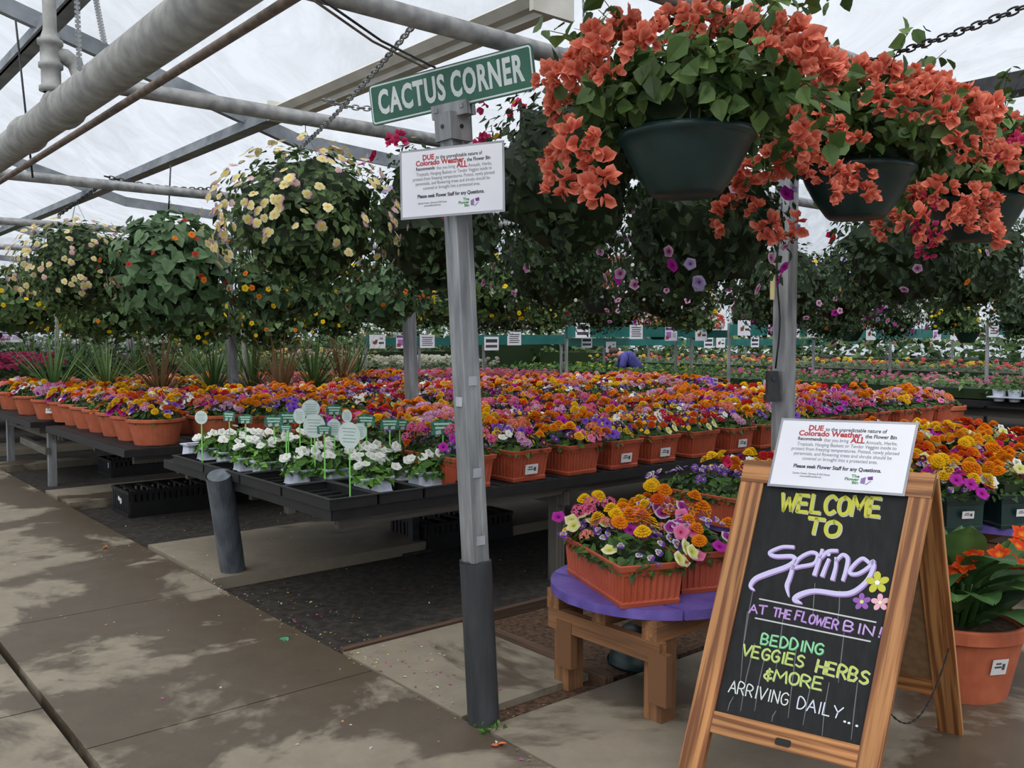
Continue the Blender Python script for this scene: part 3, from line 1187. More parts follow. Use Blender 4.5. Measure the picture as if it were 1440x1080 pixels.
for a_, b_ in (((1067, 842), (1231, 875)), ((1061, 869), (1223, 902))):
    g = Geo()
    ab.ribbon(g, [ab.xy(*a_), ab.xy(*b_)], .0045, Z0, (.55, .56, .58))
    sub('chalk_rule', g, PRINT, af)
g = Geo()
SPR = [([(550, 425), (470, 425), (388, 463), (430, 488), (540, 488), (556, 520), (500, 560), (380, 602), (292, 640), (258, 690), (284, 716)], [.012, .012, .013, .015, .016, .017, .019, .02, .019, .014, .006]),
       ([(548, 555), (525, 630), (505, 690), (518, 760)], [.015, .016, .017, .004]), ([(545, 575), (585, 505), (665, 462), (712, 478), (690, 535), (600, 556), (560, 565)], .013),
       ([(745, 445), (722, 520), (692, 610)], [.012, .014, .016]), ([(735, 500), (785, 455), (845, 450)], [.012, .014, .012]), ([(788, 510), (765, 565), (745, 618)], [.012, .014, .016]),
       ([(838, 500), (835, 560), (814, 642)], [.012, .013, .016]), ([(838, 520), (880, 478), (916, 500), (908, 570), (884, 648)], [.011, .013, .015, .015, .012]),
       ([(1060, 530), (1015, 502), (955, 550), (930, 600), (985, 606), (1060, 560), (1092, 520)], .013),
       ([(1085, 520), (1090, 565), (1045, 655), (955, 728), (860, 742), (700, 722), (600, 745), (558, 780), (606, 806)], [.014, .015, .016, .018, .018, .017, .02, .022, .004])]
for pts, wd in SPR:
    L_ = [np.array(ab.xy(1000 + x / 4.8, 680 + y / 4.8)) for x, y in pts]
    sm = smooth_line(L_, 5)
    ws = list(np.interp(np.linspace(0, len(pts) - 1, len(sm)), range(len(pts)), wd)) if isinstance(wd, list) else wd
    ws = [q * .8 for q in ws] if isinstance(ws, list) else ws * .8
    w2 = [q * 1.2 for q in ws] if isinstance(ws, list) else ws * 1.2
    ab.ribbon(g, [p + np.array([.003, -.003]) for p in sm], w2, Z0, (.34, .22, .46))
    ab.ribbon(g, sm, ws, Z0 + .0006, LAV if True else WH)
p = np.array(ab.xy(1000 + 790 / 4.8, 680 + 478 / 4.8))
plate(ab, g, [(p[0] + .006 * math.cos(a), p[1] + .006 * math.sin(a)) for a in np.linspace(0, 2 * math.pi, 9)[:-1]], Z0, Z0 + .0006, 0, LAV)
sub('chalk_word', g, PRINT, af)
for q, r_, c_, cc in (((1233, 819), .036, YG, (.85, .9, .8)), ((1211, 846), .028, PUR, (.7, .7, .3)), ((1237, 847), .028, PINK, (.85, .8, .45))):
    g = Geo()
    p = np.array(ab.xy(*q))
    for k in range(5):
        a0 = 2 * math.pi * k / 5 + .5
        d_ = np.array([math.cos(a0), math.sin(a0)])
        e_ = np.array([-d_[1], d_[0]])
        P_ = [p + d_ * r_ * (.58 + .42 * math.cos(a)) + e_ * r_ * .30 * math.sin(a) for a in np.linspace(0, 2 * math.pi, 11)[:-1]]
        plate(ab, g, P_, Z0, Z0 + .0006 + k * .00005, 0, c_)
    plate(ab, g, [(p[0] + r_ * .22 * math.cos(a), p[1] + r_ * .22 * math.sin(a)) for a in np.linspace(0, 2 * math.pi, 9)[:-1]], Z0, Z0 + .0014, 0, cc)
    sub('chalk_flower', g, PRINT, af)
g = Geo()
for x0, y0, x1, y1 in ((1058, 828, 1046, 900), (1050, 860, 1040, 960), (1100, 870, 1090, 940), (1075, 920, 1060, 1000), (1120, 900, 1107, 1010), (1140, 960, 1128, 1020), (1165, 960, 1155, 1035),
                       (1186, 890, 1178, 960), (1060, 905, 1040, 1000), (1205, 960, 1196, 1040), (1090, 1000, 1084, 1015), (1030, 980, 1022, 1000), (1145, 820, 1142, 870), (1180, 830, 1176, 880)):
    a_, b_ = np.array(ab.xy(x0, y0)), np.array(ab.xy(x1, y1))
    mid = (a_ + b_) / 2 + np.array([random.uniform(-.004, .004), 0])
    ab.ribbon(g, [a_, mid, b_], [.0022, .003, .0016], Z0 - .0003, (.17, .175, .19))
sub('chalk_drip', g, PRINT, af)
# rear leg frame
RFR = np.array([1.70, 3.325, 0])
wv_ = (ATR - ATL)
RFL = RFR - wv_
hoff = np.array([.03, .045, -.012])
rb_ = Board(ATR + hoff, ATL + hoff, RFL, RFR)
for s0, s1 in ((0, .14), (.86, 1)):
    g = Geo()
    rb_.slab(g, (s0 - .5) * rb_.w, (s1 - .5) * rb_.w, -rb_.h / 2, rb_.h / 2, -.014, .012, grain='y')
    sub('rear_leg', g, WOODA, af)
g = Geo()
rb_.slab(g, -.36 * rb_.w, .36 * rb_.w, -.34 * rb_.h, -.275 * rb_.h, -.010, .010, grain='x')
sub('rear_rail', g, WOODA, af)
g = Geo()
rb_.slab(g, -.40 * rb_.w, .40 * rb_.w, -.30 * rb_.h, .5 * rb_.h, -.004, .002)
sub('rear_panel', g, HARDB, af)
a_ = ab.at(X(.985), Y(.66), -.03)
b_ = rb_.at(-.47 * rb_.w, -.12 * rb_.h, -.015)
g = Geo()
n_ = 26
for i in range(n_ + 1):
    t_ = i / n_
    p = a_ + (b_ - a_) * t_ - ZA * .16 * 4 * t_ * (1 - t_) * .8
    if i:
        g.tube([pp, p], .0035 if i % 2 else .0022, 6)
    pp = p
sub('spreader_chain', g, BLACKP, af)
for sx_ in (.1, .9):
    g = Geo()
    c_ = ab.at(X(sx_), Y(.0), -.04) + np.array([0, 0, -.015])
    g.tube([c_ - wv_ * .05, c_ + wv_ * .05], .008, 8)
    sub('hinge', g, DARKM, af)

# notice on top of the board
def on_a(s, tt, z):
    return ab.at(X(s), Y(tt), z)


notice('notice', 'laminated white notice leaning on top of the A-frame chalkboard', on_a(.160, -.138, .006), on_a(.876, -.145, .006), on_a(.874, .071, .006), on_a(.161, .075, .006))

# ================================================================== PLANT TEMPLATES (radius or length 1, facing +Z)
def tpl(vs, fs, zs):
    return (np.array(vs, float), group_faces(fs), np.array(zs, int))


LEAF_T = tpl([(0, 0, 0), (.30, .42, .05), (0, .48, -.04), (-.30, .42, .05), (0, 1, -.10)], [(0, 1, 2), (1, 4, 2), (0, 2, 3), (2, 4, 3)], [0, 1, 0, 1, 1])
BROAD_T = tpl([(0, 0, 0), (.22, .10, .03), (.40, .38, .06), (.24, .74, .0), (0, 1.0, -.14), (-.24, .74, 0), (-.40, .38, .06), (-.22, .10, .03), (0, .4, -.05), (0, .72, -.07)],
              [(0, 1, 8), (1, 2, 8), (2, 3, 9, 8), (3, 4, 9), (4, 5, 9), (5, 6, 8, 9), (6, 7, 8), (7, 0, 8)], [0, 1, 1, 1, 1, 1, 1, 1, 0, 0])
HEART_T = tpl([(0, 0, 0), (.30, -.16, .04), (.50, .14, .06), (.34, .56, .0), (0, 1.0, -.16), (-.34, .56, 0), (-.50, .14, .06), (-.30, -.16, .04), (0, .42, -.06)],
              [(0, 1, 2, 8), (2, 3, 8), (3, 4, 8), (4, 5, 8), (5, 6, 8), (0, 8, 6, 7)], [0, 1, 1, 1, 1, 1, 1, 1, 0])


def ring_flower(n, rad, zs, lobes, lz, zones):
    """rings of n points: radii rad, heights zs; the last ring is lobed"""
    vs, zo, fs = [(0, 0, zs[0])], [zones[0]], []
    for j, (r, z) in enumerate(zip(rad, zs[1:])):
        for k in range(n):
            a = 2 * math.pi * k / n
            q = r
            zz = z
            if j == len(rad) - 1 and k % lobes:
                q, zz = r * .84, z + lz
            vs.append((q * math.cos(a), q * math.sin(a), zz))
            zo.append(zones[j + 1])
    for k in range(n):
        fs.append((0, 1 + k, 1 + (k + 1) % n))
    for j in range(len(rad) - 1):
        for k in range(n):
            a, b = 1 + j * n + k, 1 + j * n + (k + 1) % n
            fs.append((a, a + n, b + n, b))
    return tpl(vs, fs, zo)


PETUNIA_T = ring_flower(10, (.22, .66, 1.0), (-.45, -.10, .06, .02), 2, -.12, (0, 1, 2, 3))


def pansy_t():
    vs, fs, zs = [], [], []
    pet = [(90 + 38, .95, 3, .0), (90 - 38, .95, 3, .01), (180 + 12, .82, 2, .05), (-12, .82, 2, .06), (270, 1.0, 2, .10)]
    for ang, r, zo, z in pet:
        b = len(vs)
        a = math.radians(ang)
        d, e = np.array([math.cos(a), math.sin(a)]), np.array([-math.sin(a), math.cos(a)])
        pts = [(0, 0, 0, z + .04), (.40, -.22, 1, z + .05), (.40, .22, 1, z + .05), (.55, -.50, zo, z), (.92, -.40, zo, z - .06), (1.04, 0, zo, z - .03), (.92, .40, zo, z - .06), (.55, .50, zo, z)]
        for u_, v_, q, zz in pts:
            p = d * u_ * r + e * v_ * r
            vs.append((p[0], p[1], zz))
            zs.append(q)
        fs += [(b, b + 1, b + 2), (b + 1, b + 3, b + 4, b + 5), (b + 1, b + 5, b + 2), (b + 2, b + 5, b + 6, b + 7), (b, b + 3, b + 1), (b, b + 2, b + 7)]
    b = len(vs)
    vs += [(.12, .05, .2), (-.12, .05, .2), (0, -.16, .2)]
    zs += [0, 0, 0]
    fs.append((b, b + 1, b + 2))
    return tpl(vs, fs, zs)


PANSY_T = pansy_t()


def marigold_t():
    vs, fs, zs = [], [], []
    for n, r0, r1, z0, z1, zo in ((11, .25, 1.0, .05, .0, 1), (10, .2, .82, .22, .26, 2), (8, .12, .58, .40, .50, 2), (6, .05, .32, .55, .66, 3)):
        for k in range(n):
            a = 2 * math.pi * (k + r1) / n
            d, e = np.array([math.cos(a), math.sin(a)]), np.array([-math.sin(a), math.cos(a)])
            hw_ = math.pi / n * r1 * 1.25
            b = len(vs)
            for u_, v_, z in ((r0, 0, z0), (r1 * .8, hw_, z1 + .05), (r1, hw_ * .4, z1 - .07), (r1 * .93, 0, z1 + .07), (r1, -hw_ * .4, z1 - .07), (r1 * .8, -hw_, z1 + .05)):
                p = d * u_ + e * v_
                vs.append((p[0], p[1], z))
            zs += [0, zo, zo, zo, zo, zo]
            fs += [(b, b + 5, b + 4, b + 3), (b, b + 3, b + 2, b + 1)]
    return tpl(vs, fs, zs)


MARI_T = marigold_t()


def ball_t(nf, seed):
    """a round head of small four-petalled florets"""
    rr = np.random.default_rng(seed)
    vs, fs, zs = [], [], []
    for k in range(nf):
        ph = k * 2.399
        ct = 1 - (k + .5) / nf * 1.05
        st = math.sqrt(max(0, 1 - ct * ct))
        nrm = np.array([st * math.cos(ph), st * math.sin(ph), ct * .8])
        x = np.cross(nrm, rr.normal(size=3))
        x /= np.linalg.norm(x)
        y = np.cross(nrm, x) / np.linalg.norm(nrm)
        c = nrm * .8
        b = len(vs)
        vs.append(tuple(c))
        zs.append(0)
        for j in range(8):
            a = 2 * math.pi * j / 8
            q = .36 if j % 2 else .20
            vs.append(tuple(c + (x * math.cos(a) + y * math.sin(a)) * q + nrm * .08))
            zs.append(1 + (k % 2) if j % 2 else 1)
        fs += [(b, b + 1 + j, b + 1 + (j + 1) % 8) for j in range(8)]
    return tpl(vs, fs, zs)


BALL_T = ball_t(15, 4)


def bract_t():
    """a bougainvillea head: trios of papery bracts in a loose bunch"""
    rr = np.random.default_rng(5)
    vs, fs, zs = [], [], []
    for k in range(9):
        d = rr.normal(size=3)
        d[2] = abs(d[2]) * .8
        d /= np.linalg.norm(d)
        c0 = d * rr.uniform(.25, .75)
        for j in range(3):
            x = np.cross(d, [math.cos(j * 2.1 + k), math.sin(j * 2.1 + k), .3])
            x /= np.linalg.norm(x)
            y = d * .75 + np.cross(d, x) * .0 + np.cross(x, d) * (.6 if j else -.6)
            y /= np.linalg.norm(y)
            L_ = rr.uniform(.42, .58)
            nn = np.cross(x, y)
            b = len(vs)
            for u_, v_, z in ((0, 0, 0), (.40, .30, .10), (.36, .74, .04), (0, 1.02, -.08), (-.36, .74, .04), (-.40, .30, .10), (0, .5, -.08)):
                vs.append(tuple(c0 + x * u_ * L_ + y * v_ * L_ + nn * z * L_))
            zs += [0, 1, 2, 2, 2, 1, 0]
            fs += [(b, b + 1, b + 6), (b + 1, b + 2, b + 6), (b + 2, b + 3, b + 6), (b + 3, b + 4, b + 6), (b + 4, b + 5, b + 6), (b + 5, b, b + 6)]
    return tpl(vs, fs, zs)


BRACT_T = bract_t()
STAR_T = ring_flower(10, (.25, 1.0), (-.05, .05, .0), 2, .0, (0, 1, 2))

# flower kinds: (template, radius, colours per zone, part name)
KINDS = {
    'mari_y': (MARI_T, .034, [(.66, .36, .005), (.88, .58, .01), (.92, .64, .02), (.88, .56, .01)], 'marigold'),
    'mari_o': (MARI_T, .034, [(.54, .14, .004), (.86, .29, .01), (.92, .36, .012), (.86, .27, .01)], 'marigold'),
    'mari_r': (MARI_T, .030, [(.45, .05, .004), (.72, .10, .01), (.78, .14, .01), (.66, .10, .01)], 'marigold'),
    'zin_r': (MARI_T, .028, [(.35, .01, .01), (.62, .02, .02), (.68, .03, .03), (.55, .02, .02)], 'marigold'),
    'pet_l': (PETUNIA_T, .034, [(.35, .42, .04), (.62, .62, .10), (.76, .76, .38), (.80, .80, .52)], 'petunia'),
    'pet_m': (PETUNIA_T, .033, [(.14, .004, .10), (.34, .01, .26), (.50, .03, .40), (.50, .03, .40)], 'petunia'),
    'pet_p': (PETUNIA_T, .032, [(.4, .05, .12), (.68, .12, .28), (.78, .20, .40), (.80, .24, .44)], 'petunia'),
    'pet_v': (PETUNIA_T, .032, [(.03, .008, .10), (.13, .03, .36), (.22, .09, .55), (.25, .11, .58)], 'petunia'),
    'pet_b': (PETUNIA_T, .032, [(.03, .0, .02), (.10, .005, .05), (.16, .01, .10), (.16, .01, .10)], 'petunia'),
    'pet_s': (PETUNIA_T, .033, [(.16, .01, .12), (.26, .02, .20), (.34, .04, .28), (.84, .78, .86)], 'petunia'),
    'pet_r': (PETUNIA_T, .031, [(.25, .0, .02), (.52, .01, .06), (.62, .02, .10), (.60, .02, .10)], 'petunia'),
    'pet_w': (PETUNIA_T, .030, [(.55, .60, .15), (.78, .80, .66), (.84, .86, .84), (.86, .88, .87)], 'petunia'),
    'pan_pw': (PANSY_T, .024, [(.85, .55, .02), (.05, .01, .12), (.75, .70, .85), (.16, .05, .42)], 'pansy'),
    'pan_y': (PANSY_T, .024, [(.85, .45, .02), (.06, .015, .01), (.86, .60, .02), (.86, .58, .02)], 'pansy'),
    'pan_p': (PANSY_T, .024, [(.85, .60, .05), (.04, .01, .14), (.14, .05, .46), (.10, .03, .34)], 'pansy'),
    'pan_o': (PANSY_T, .023, [(.85, .50, .05), (.12, .02, .01), (.86, .30, .02), (.60, .06, .03)], 'pansy'),
    'pan_b': (PANSY_T, .024, [(.85, .55, .05), (.04, .0, .02), (.22, .02, .12), (.14, .01, .10)], 'pansy'),
    'vio_w': (PANSY_T, .0165, [(.85, .55, .05), (.10, .03, .25), (.80, .78, .85), (.14, .05, .45)], 'viola'),
    'vio_y': (PANSY_T, .0165, [(.85, .45, .02), (.75, .40, .02), (.86, .66, .05), (.86, .66, .08)], 'viola'),
    'vio_p': (PANSY_T, .0165, [(.85, .60, .1), (.05, .01, .16), (.26, .13, .58), (.18, .07, .48)], 'viola'),
    'ger_p': (BALL_T, .036, [(.5, .04, .14), (.80, .17, .34), (.84, .28, .44)], 'geranium'),
    'ger_c': (BALL_T, .034, [(.6, .12, .08), (.84, .30, .22), (.86, .40, .30)], 'geranium'),
    'ger_r': (BALL_T, .032, [(.3, .0, .01), (.58, .01, .03), (.66, .02, .06)], 'geranium'),
    'phl_l': (BALL_T, .034, [(.5, .15, .35), (.78, .45, .66), (.84, .60, .78)], 'phlox'),
    'bou': (BRACT_T, .066, [(.60, .13, .08), (.80, .20, .13), (.86, .29, .19)], 'blossom'),
    'bou_p': (BRACT_T, .055, [(.50, .02, .10), (.68, .05, .18), (.72, .09, .24)], 'blossom'),
    'thun_y': (STAR_T, .026, [(.02, .01, .005), (.80, .52, .01), (.88, .62, .02)], 'bloom'),
    'thun_o': (STAR_T, .024, [(.02, .01, .005), (.72, .16, .01), (.80, .22, .02)], 'bloom'),
    'thun_r': (STAR_T, .022, [(.02, .0, .0), (.36, .03, .02), (.46, .05, .03)], 'bloom'),
    'vb_yp': (PANSY_T, .026, [(.85, .60, .05), (.80, .68, .25), (.80, .76, .52), (.46, .22, .50)], 'viola'),
    'vb_y': (PANSY_T, .024, [(.80, .50, .05), (.84, .70, .30), (.82, .78, .52), (.80, .74, .48)], 'viola'),
    'vb_pk': (PANSY_T, .021, [(.80, .55, .2), (.70, .48, .46), (.72, .56, .54), (.45, .20, .34)], 'viola'),
    'ev_lav': (PETUNIA_T, .030, [(.05, .02, .08), (.30, .22, .48), (.48, .40, .66), (.52, .44, .70)], 'petunia'),
    'ev_rose': (PETUNIA_T, .026, [(.10, .01, .06), (.36, .06, .24), (.60, .32, .50), (.74, .56, .68)], 'petunia'),
    'bac_w': (STAR_T, .012, [(.7, .7, .4), (.80, .82, .80), (.82, .84, .84)], 'bloom'),
    'canna': (BRACT_T, .07, [(.80, .42, .03), (.78, .10, .015), (.80, .14, .015)], 'canna_flower'),
}
_protos = {}


def bloom_mesh(kind):
    if kind not in _protos:
        T, r, cols, nm = KINDS[kind]
        g = Geo()
        g.scatter((T[0] * r, T[1], T[2]), np.eye(3)[None], np.zeros((1, 3)), np.array([cols]), 0.0)
        _protos[kind] = g.mesh(nm, PETAL)
    return _protos[kind]


def put_blooms(g, items):
    """merge blooms (kind, pos, normal, scale) into one mesh"""
    by = {}
    for it in items:
        by.setdefault(it[0], []).append(it)
    for kind, L_ in by.items():
        T, r, cols, nm = KINDS[kind]
        M = frames([q[2] for q in L_]) * (r * np.array([q[3] for q in L_]))[:, None, None]
        S = np.array([q[1] for q in L_])
        g.scatter(T, M, S, np.repeat(np.array([cols]), len(L_), 0), 0.14)


def bloom_objs(items, parent):
    for kind, p, nrm, s in items:
        o = link(KINDS[kind][3], bloom_mesh(kind), parent)
        R = Matrix(frames([nrm])[0].tolist()).to_4x4()
        o.matrix_local = Matrix.Translation(Vector(p)) @ R @ Matrix.Scale(s, 4)


def leaves(g, P_, N_, size, cols, T=LEAF_T, droop=0.3, jit=.35):
    """leaf blades at points P_ pointing outward roughly along N_"""
    n = len(P_)
    N_ = np.asarray(N_, float)
    N_ = N_ / (np.linalg.norm(N_, axis=1, keepdims=True) + 1e-9)
    # the blade faces outwards and up, its tip hangs along the surface
    z = N_ + RNG.normal(size=(n, 3)) * .42 + np.array([0, 0, .35])
    z /= np.linalg.norm(z, axis=1, keepdims=True)
    d = RNG.normal(size=(n, 3)) * .8 + N_ * .35
    d[:, 2] -= droop * 1.6
    x = np.cross(d, z)
    x /= np.linalg.norm(x, axis=1, keepdims=True) + 1e-9
    d = np.cross(z, x)
    s = size * RNG.uniform(1 - jit, 1 + jit, n)
    M = np.stack([x, d, z], 2) * s[:, None, None]
    ci = RNG.integers(0, len(cols), n)
    C_ = np.array(cols)[ci]
    C2 = np.stack([C_ * .85, C_], 1)
    g.scatter(T, M, np.asarray(P_), C2, .2)


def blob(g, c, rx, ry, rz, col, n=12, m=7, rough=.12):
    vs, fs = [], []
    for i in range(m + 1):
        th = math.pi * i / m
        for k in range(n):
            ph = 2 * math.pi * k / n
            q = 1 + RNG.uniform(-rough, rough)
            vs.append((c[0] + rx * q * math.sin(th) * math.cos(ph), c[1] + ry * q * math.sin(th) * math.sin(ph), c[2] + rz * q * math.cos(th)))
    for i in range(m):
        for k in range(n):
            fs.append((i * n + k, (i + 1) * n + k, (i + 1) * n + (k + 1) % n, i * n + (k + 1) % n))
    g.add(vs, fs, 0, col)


GL = [(.045, .10, .02), (.065, .145, .028), (.095, .19, .035), (.035, .08, .02)]      # bedding greens
GB = [(.055, .11, .025), (.085, .16, .04), (.042, .085, .022), (.13, .22, .06)]          # bougainvillea greens
GH = [(.075, .15, .06), (.11, .20, .085), (.055, .115, .045), (.15, .25, .12)]       # heart vine
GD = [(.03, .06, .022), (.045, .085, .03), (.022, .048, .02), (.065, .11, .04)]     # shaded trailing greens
GW = [(.06, .17, .02), (.10, .26, .03), (.045, .12, .02), (.17, .36, .05)]          # white petunia greens
CORE = (.02, .04, .014)  # dark filler solid added inside foliage to block light between the leaves

BEDDING = ['mari_y', 'mari_o', 'mari_r', 'pet_l', 'pet_m', 'pet_p', 'pet_v', 'pet_b', 'pet_s', 'pet_r', 'pan_pw', 'pan_y', 'pan_p', 'pan_o', 'pan_b', 'vio_w', 'vio_y', 'vio_p', 'ger_p', 'ger_c', 'ger_r', 'phl_l', 'zin_r', 'pet_w']


def bed_layout(mix, n_pl, hx, hy, z0, hm, round_=False, seed=0):
    """plants on a mound: each plant is one kind in a clump of blooms"""
    rr = np.random.default_rng(seed)
    items = []
    for i in range(n_pl):
        kind = mix[rr.integers(0, len(mix))]
        if round_:
            a, q = rr.uniform(0, 2 * math.pi), math.sqrt(rr.random())
            cx, cy = hx * q * math.cos(a), hy * q * math.sin(a)
        else:
            cx, cy = rr.uniform(-hx, hx), rr.uniform(-hy, hy)
        nm = KINDS[kind][3]
        nb = {'marigold': 3, 'petunia': 3, 'pansy': 4, 'viola': 7, 'geranium': 3, 'phlox': 4}[nm]
        tall = {'marigold': .06, 'petunia': .03, 'pansy': .02, 'viola': .015, 'geranium': .055, 'phlox': .04}[nm]
        for k in range(nb):
            x, y = np.clip(cx + rr.normal() * .045, -hx - .03, hx + .03), np.clip(cy + rr.normal() * .045, -hy - .03, hy + .03)
            ex, ey = x / (hx + .04), y / (hy + .04)
            e = min(1.2, max(abs(ex), abs(ey)) if not round_ else math.hypot(ex, ey))
            z = z0 + hm * (1 - .75 * e ** 2.2) + tall * rr.uniform(.4, 1.2) * (1 if e < 1 else .4)
            nrm = np.array([ex * .55 + rr.normal() * .28, ey * .55 + rr.normal() * .28, 1.0 if nm in ('marigold', 'geranium', 'phlox') else .62])
            if nm in ('petunia', 'pansy', 'viola'):     # open faces turn a little towards the aisle
                nrm += np.array([0, -.35, 0])
            items.append((kind, (x, y, z), nrm, rr.uniform(.85, 1.2)))
    return items


def bed_foliage(g, hx, hy, z0, hm, n, cols=GL, size=.05, round_=False):
    P_, N_ = [], []
    for i in range(n):
        if round_:
            a, q = RNG.uniform(0, 2 * math.pi), RNG.random() ** .4
            x, y = hx * q * math.cos(a), hy * q * math.sin(a)
            e = q
        else:
            x, y = RNG.uniform(-hx, hx), RNG.uniform(-hy, hy)
            if RNG.random() < .45:      # along the rim
                if RNG.random() < hx / (hx + hy):
                    y = math.copysign(hy, y)
                else:
                    x = math.copysign(hx, x)
            e = max(abs(x) / hx, abs(y) / hy)
        z = z0 + hm * (1 - .9 * e ** 2.2) * RNG.uniform(.25, 1.0)
        P_.append((x, y, z))
        N_.append((x / hx * .9, y / hy * .9, .55))
    leaves(g, np.array(P_), np.array(N_), size, cols, LEAF_T, .08)
    if round_:
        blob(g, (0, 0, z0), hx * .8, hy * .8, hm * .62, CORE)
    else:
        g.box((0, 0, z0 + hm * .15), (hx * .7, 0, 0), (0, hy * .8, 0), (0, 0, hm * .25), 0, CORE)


# ------------------------------------------------------------------ containers
def trough_mesh(name, w0, l0, w1, l1, h, m, nx=9, ny=18):
    """window box: rim w1 x l1, base w0 x l0, fluted sides under a plain band"""
    g = Geo()
    loop = []      # (edge parameter) perimeter columns with alternating depth
    per = []
    for side, n in ((0, nx), (1, ny), (2, nx), (3, ny)):
        for i in range(n * 4):
            t = i / (n * 4)
            ph = i % 4
            per.append((side, t, 0.0 if ph in (0, 1) else 1.0))

    def pt(side, t, w_, l_, d):
        x0, y0 = w_ / 2 - d, l_ / 2 - d
        if side == 0:
            return (-x0 + 2 * x0 * t, -y0)
        if side == 1:
            return (x0, -y0 + 2 * y0 * t)
        if side == 2:
            return (x0 - 2 * x0 * t, y0)
        return (-x0, y0 - 2 * y0 * t)

    rows = [(1.0, w1, l1, 0, 0), (.985, w1 + .006, l1 + .006, 0, 0), (.86, w1 - .004, l1 - .004, 0, 0), (.85, w1 - .022, l1 - .022, 0, 0), (.74, w1 - .030, l1 - .030, 0, 0),
            (.72, w1 - .032, l1 - .032, 1, 0), (.14, w0 + .012, l0 + .012, 1, 0), (.12, w0 + .012, l0 + .012, 0, 0), (.10, w0 + .02, l0 + .02, 0, 0), (0, w0 + .012, l0 + .012, 0, 0)]
    n = len(per)
    vs = []
    for zf, w_, l_, fl, _ in rows:
        for s, t, d in per:
            x, y = pt(s, t, w_, l_, d * .006 * fl)
            vs.append((x, y, zf * h))
    fs = []
    for r in range(len(rows) - 1):
        for k in range(n):
            k2 = (k + 1) % n
            fs.append((r * n + k2, r * n + k, (r + 1) * n + k, (r + 1) * n + k2))
    g.add(vs, fs)
    # inside and floor
    a, b, z = w1 / 2 - .008, l1 / 2 - .008, h * .99
    c, d = w1 / 2 - .02, l1 / 2 - .02
    g.add([(-w1 / 2, -l1 / 2, h), (w1 / 2, -l1 / 2, h), (w1 / 2, l1 / 2, h), (-w1 / 2, l1 / 2, h), (-a, -b, h), (a, -b, h), (a, b, h), (-a, b, h), (-c, -d, h * .8), (c, -d, h * .8), (c, d, h * .8), (-c, d, h * .8)],
          [(0, 1, 5, 4), (1, 2, 6, 5), (2, 3, 7, 6), (3, 0, 4, 7), (4, 5, 9, 8), (5, 6, 10, 9), (6, 7, 11, 10), (7, 4, 8, 11), (8, 9, 10, 11)])
    c, d = w0 / 2, l0 / 2
    g.add([(-c, -d, .001), (c, -d, .001), (c, d, .001), (-c, d, .001)], [(0, 3, 2, 1)])
    return g.mesh(name, m)


def sticker_geo(z, y, w_=.05, h_=.03, tilt=.12):
    g = Geo()
    g.box((0.005, y, z), (w_, 0, 0), (0, .0008, 0), (0, -h_ * tilt, h_))
    c = np.array((0.005, y - .0012, z))
    for dx, dz, a, b in ((-.2, .45, .35, .12), (-.2, .0, .45, .12), (.5, 0, .18, .4)):
        g.box(c + (dx * w_, -dz * h_ * tilt, dz * h_), (a * w_, 0, 0), (0, .0004, 0), (0, -b * h_ * tilt, b * h_), 1)
    return g


STICKW = noisy('sticker_white', srgb(214, 214, 214), srgb(226, 226, 226), 8, 0.5)
STICKB = noisy('sticker_ink', srgb(70, 70, 74), srgb(90, 90, 94), 30, 0.6)
TROUGH = trough_mesh('pot', .24, .54, .30, .62, .19, TERRA)
TROUGHS = trough_mesh('pot', .235, .55, .290, .62, .172, TERRA)
GBOX = trough_mesh('pot', .20, .20, .25, .25, .19, DGREEN, 1, 1)


def round_mesh(name, r0, r1, h, m, band=.16, n=32):
    g = Geo()
    g.lathe([(0.0, .001), (r0, 0), (r0 + (r1 - r0) * (1 - band) * .92, h * (1 - band)), (r1 - .004, h * (1 - band) + .002), (r1 + .004, h * (1 - band) + .008), (r1 + .006, h - .006), (r1, h), (r1 - .012, h), (r1 - .018, h * .86), (0, h * .85)], n=n)
    return g.mesh(name, m, False)


ROUNDP = round_mesh('pot', .165, .225, .21, TERRA2)
# variants of planting, shared by every copy
N_VAR = 9
mixes = []
for i in range(N_VAR):
    rr = np.random.default_rng(100 + i)
    base = list(rr.choice(BEDDING, 9, replace=False))
    mixes.append(base + [['mari_y', 'mari_o'], ['mari_o'], ['mari_y', 'mari_y']][i % 3] + (['pan_p', 'vio_w', 'vio_p', 'pan_pw', 'ger_p'] if i % 2 else ['vio_w', 'pan_y', 'ger_c', 'pan_o', 'vio_y', 'phl_l', 'pet_w']))
FOL, BLO, LAY = [], [], []
for i in range(N_VAR):
    g = Geo()
    bed_foliage(g, .135, .285, .18, .13, 420)
    FOL.append(g.mesh('foliage', LEAF))
    L_ = bed_layout(mixes[i], 27, .15, .31, .17, .13, seed=200 + i)
    LAY.append(L_)
    g = Geo()
    put_blooms(g, L_)
    BLO.append(g.mesh('blossoms', PETAL))
RFOL, RBLO, RLAY = [], [], []
for i in range(5):
    g = Geo()
    bed_foliage(g, .20, .20, .19, .14, 300, round_=True)
    RFOL.append(g.mesh('foliage', LEAF))
    L_ = bed_layout(mixes[(i * 2) % N_VAR], 26, .2, .2, .18, .14, True, seed=300 + i)
    RLAY.append(L_)
    g = Geo()
    put_blooms(g, L_)
    RBLO.append(g.mesh('blossoms', PETAL))

STK = sticker_geo(.07, -.305 + .012).mesh('price_sticker', [STICKW, STICKB])


def flat_blooms(parent, me):
    b = link('blossoms', me, parent)
    b['kind'] = 'stuff'
    return b


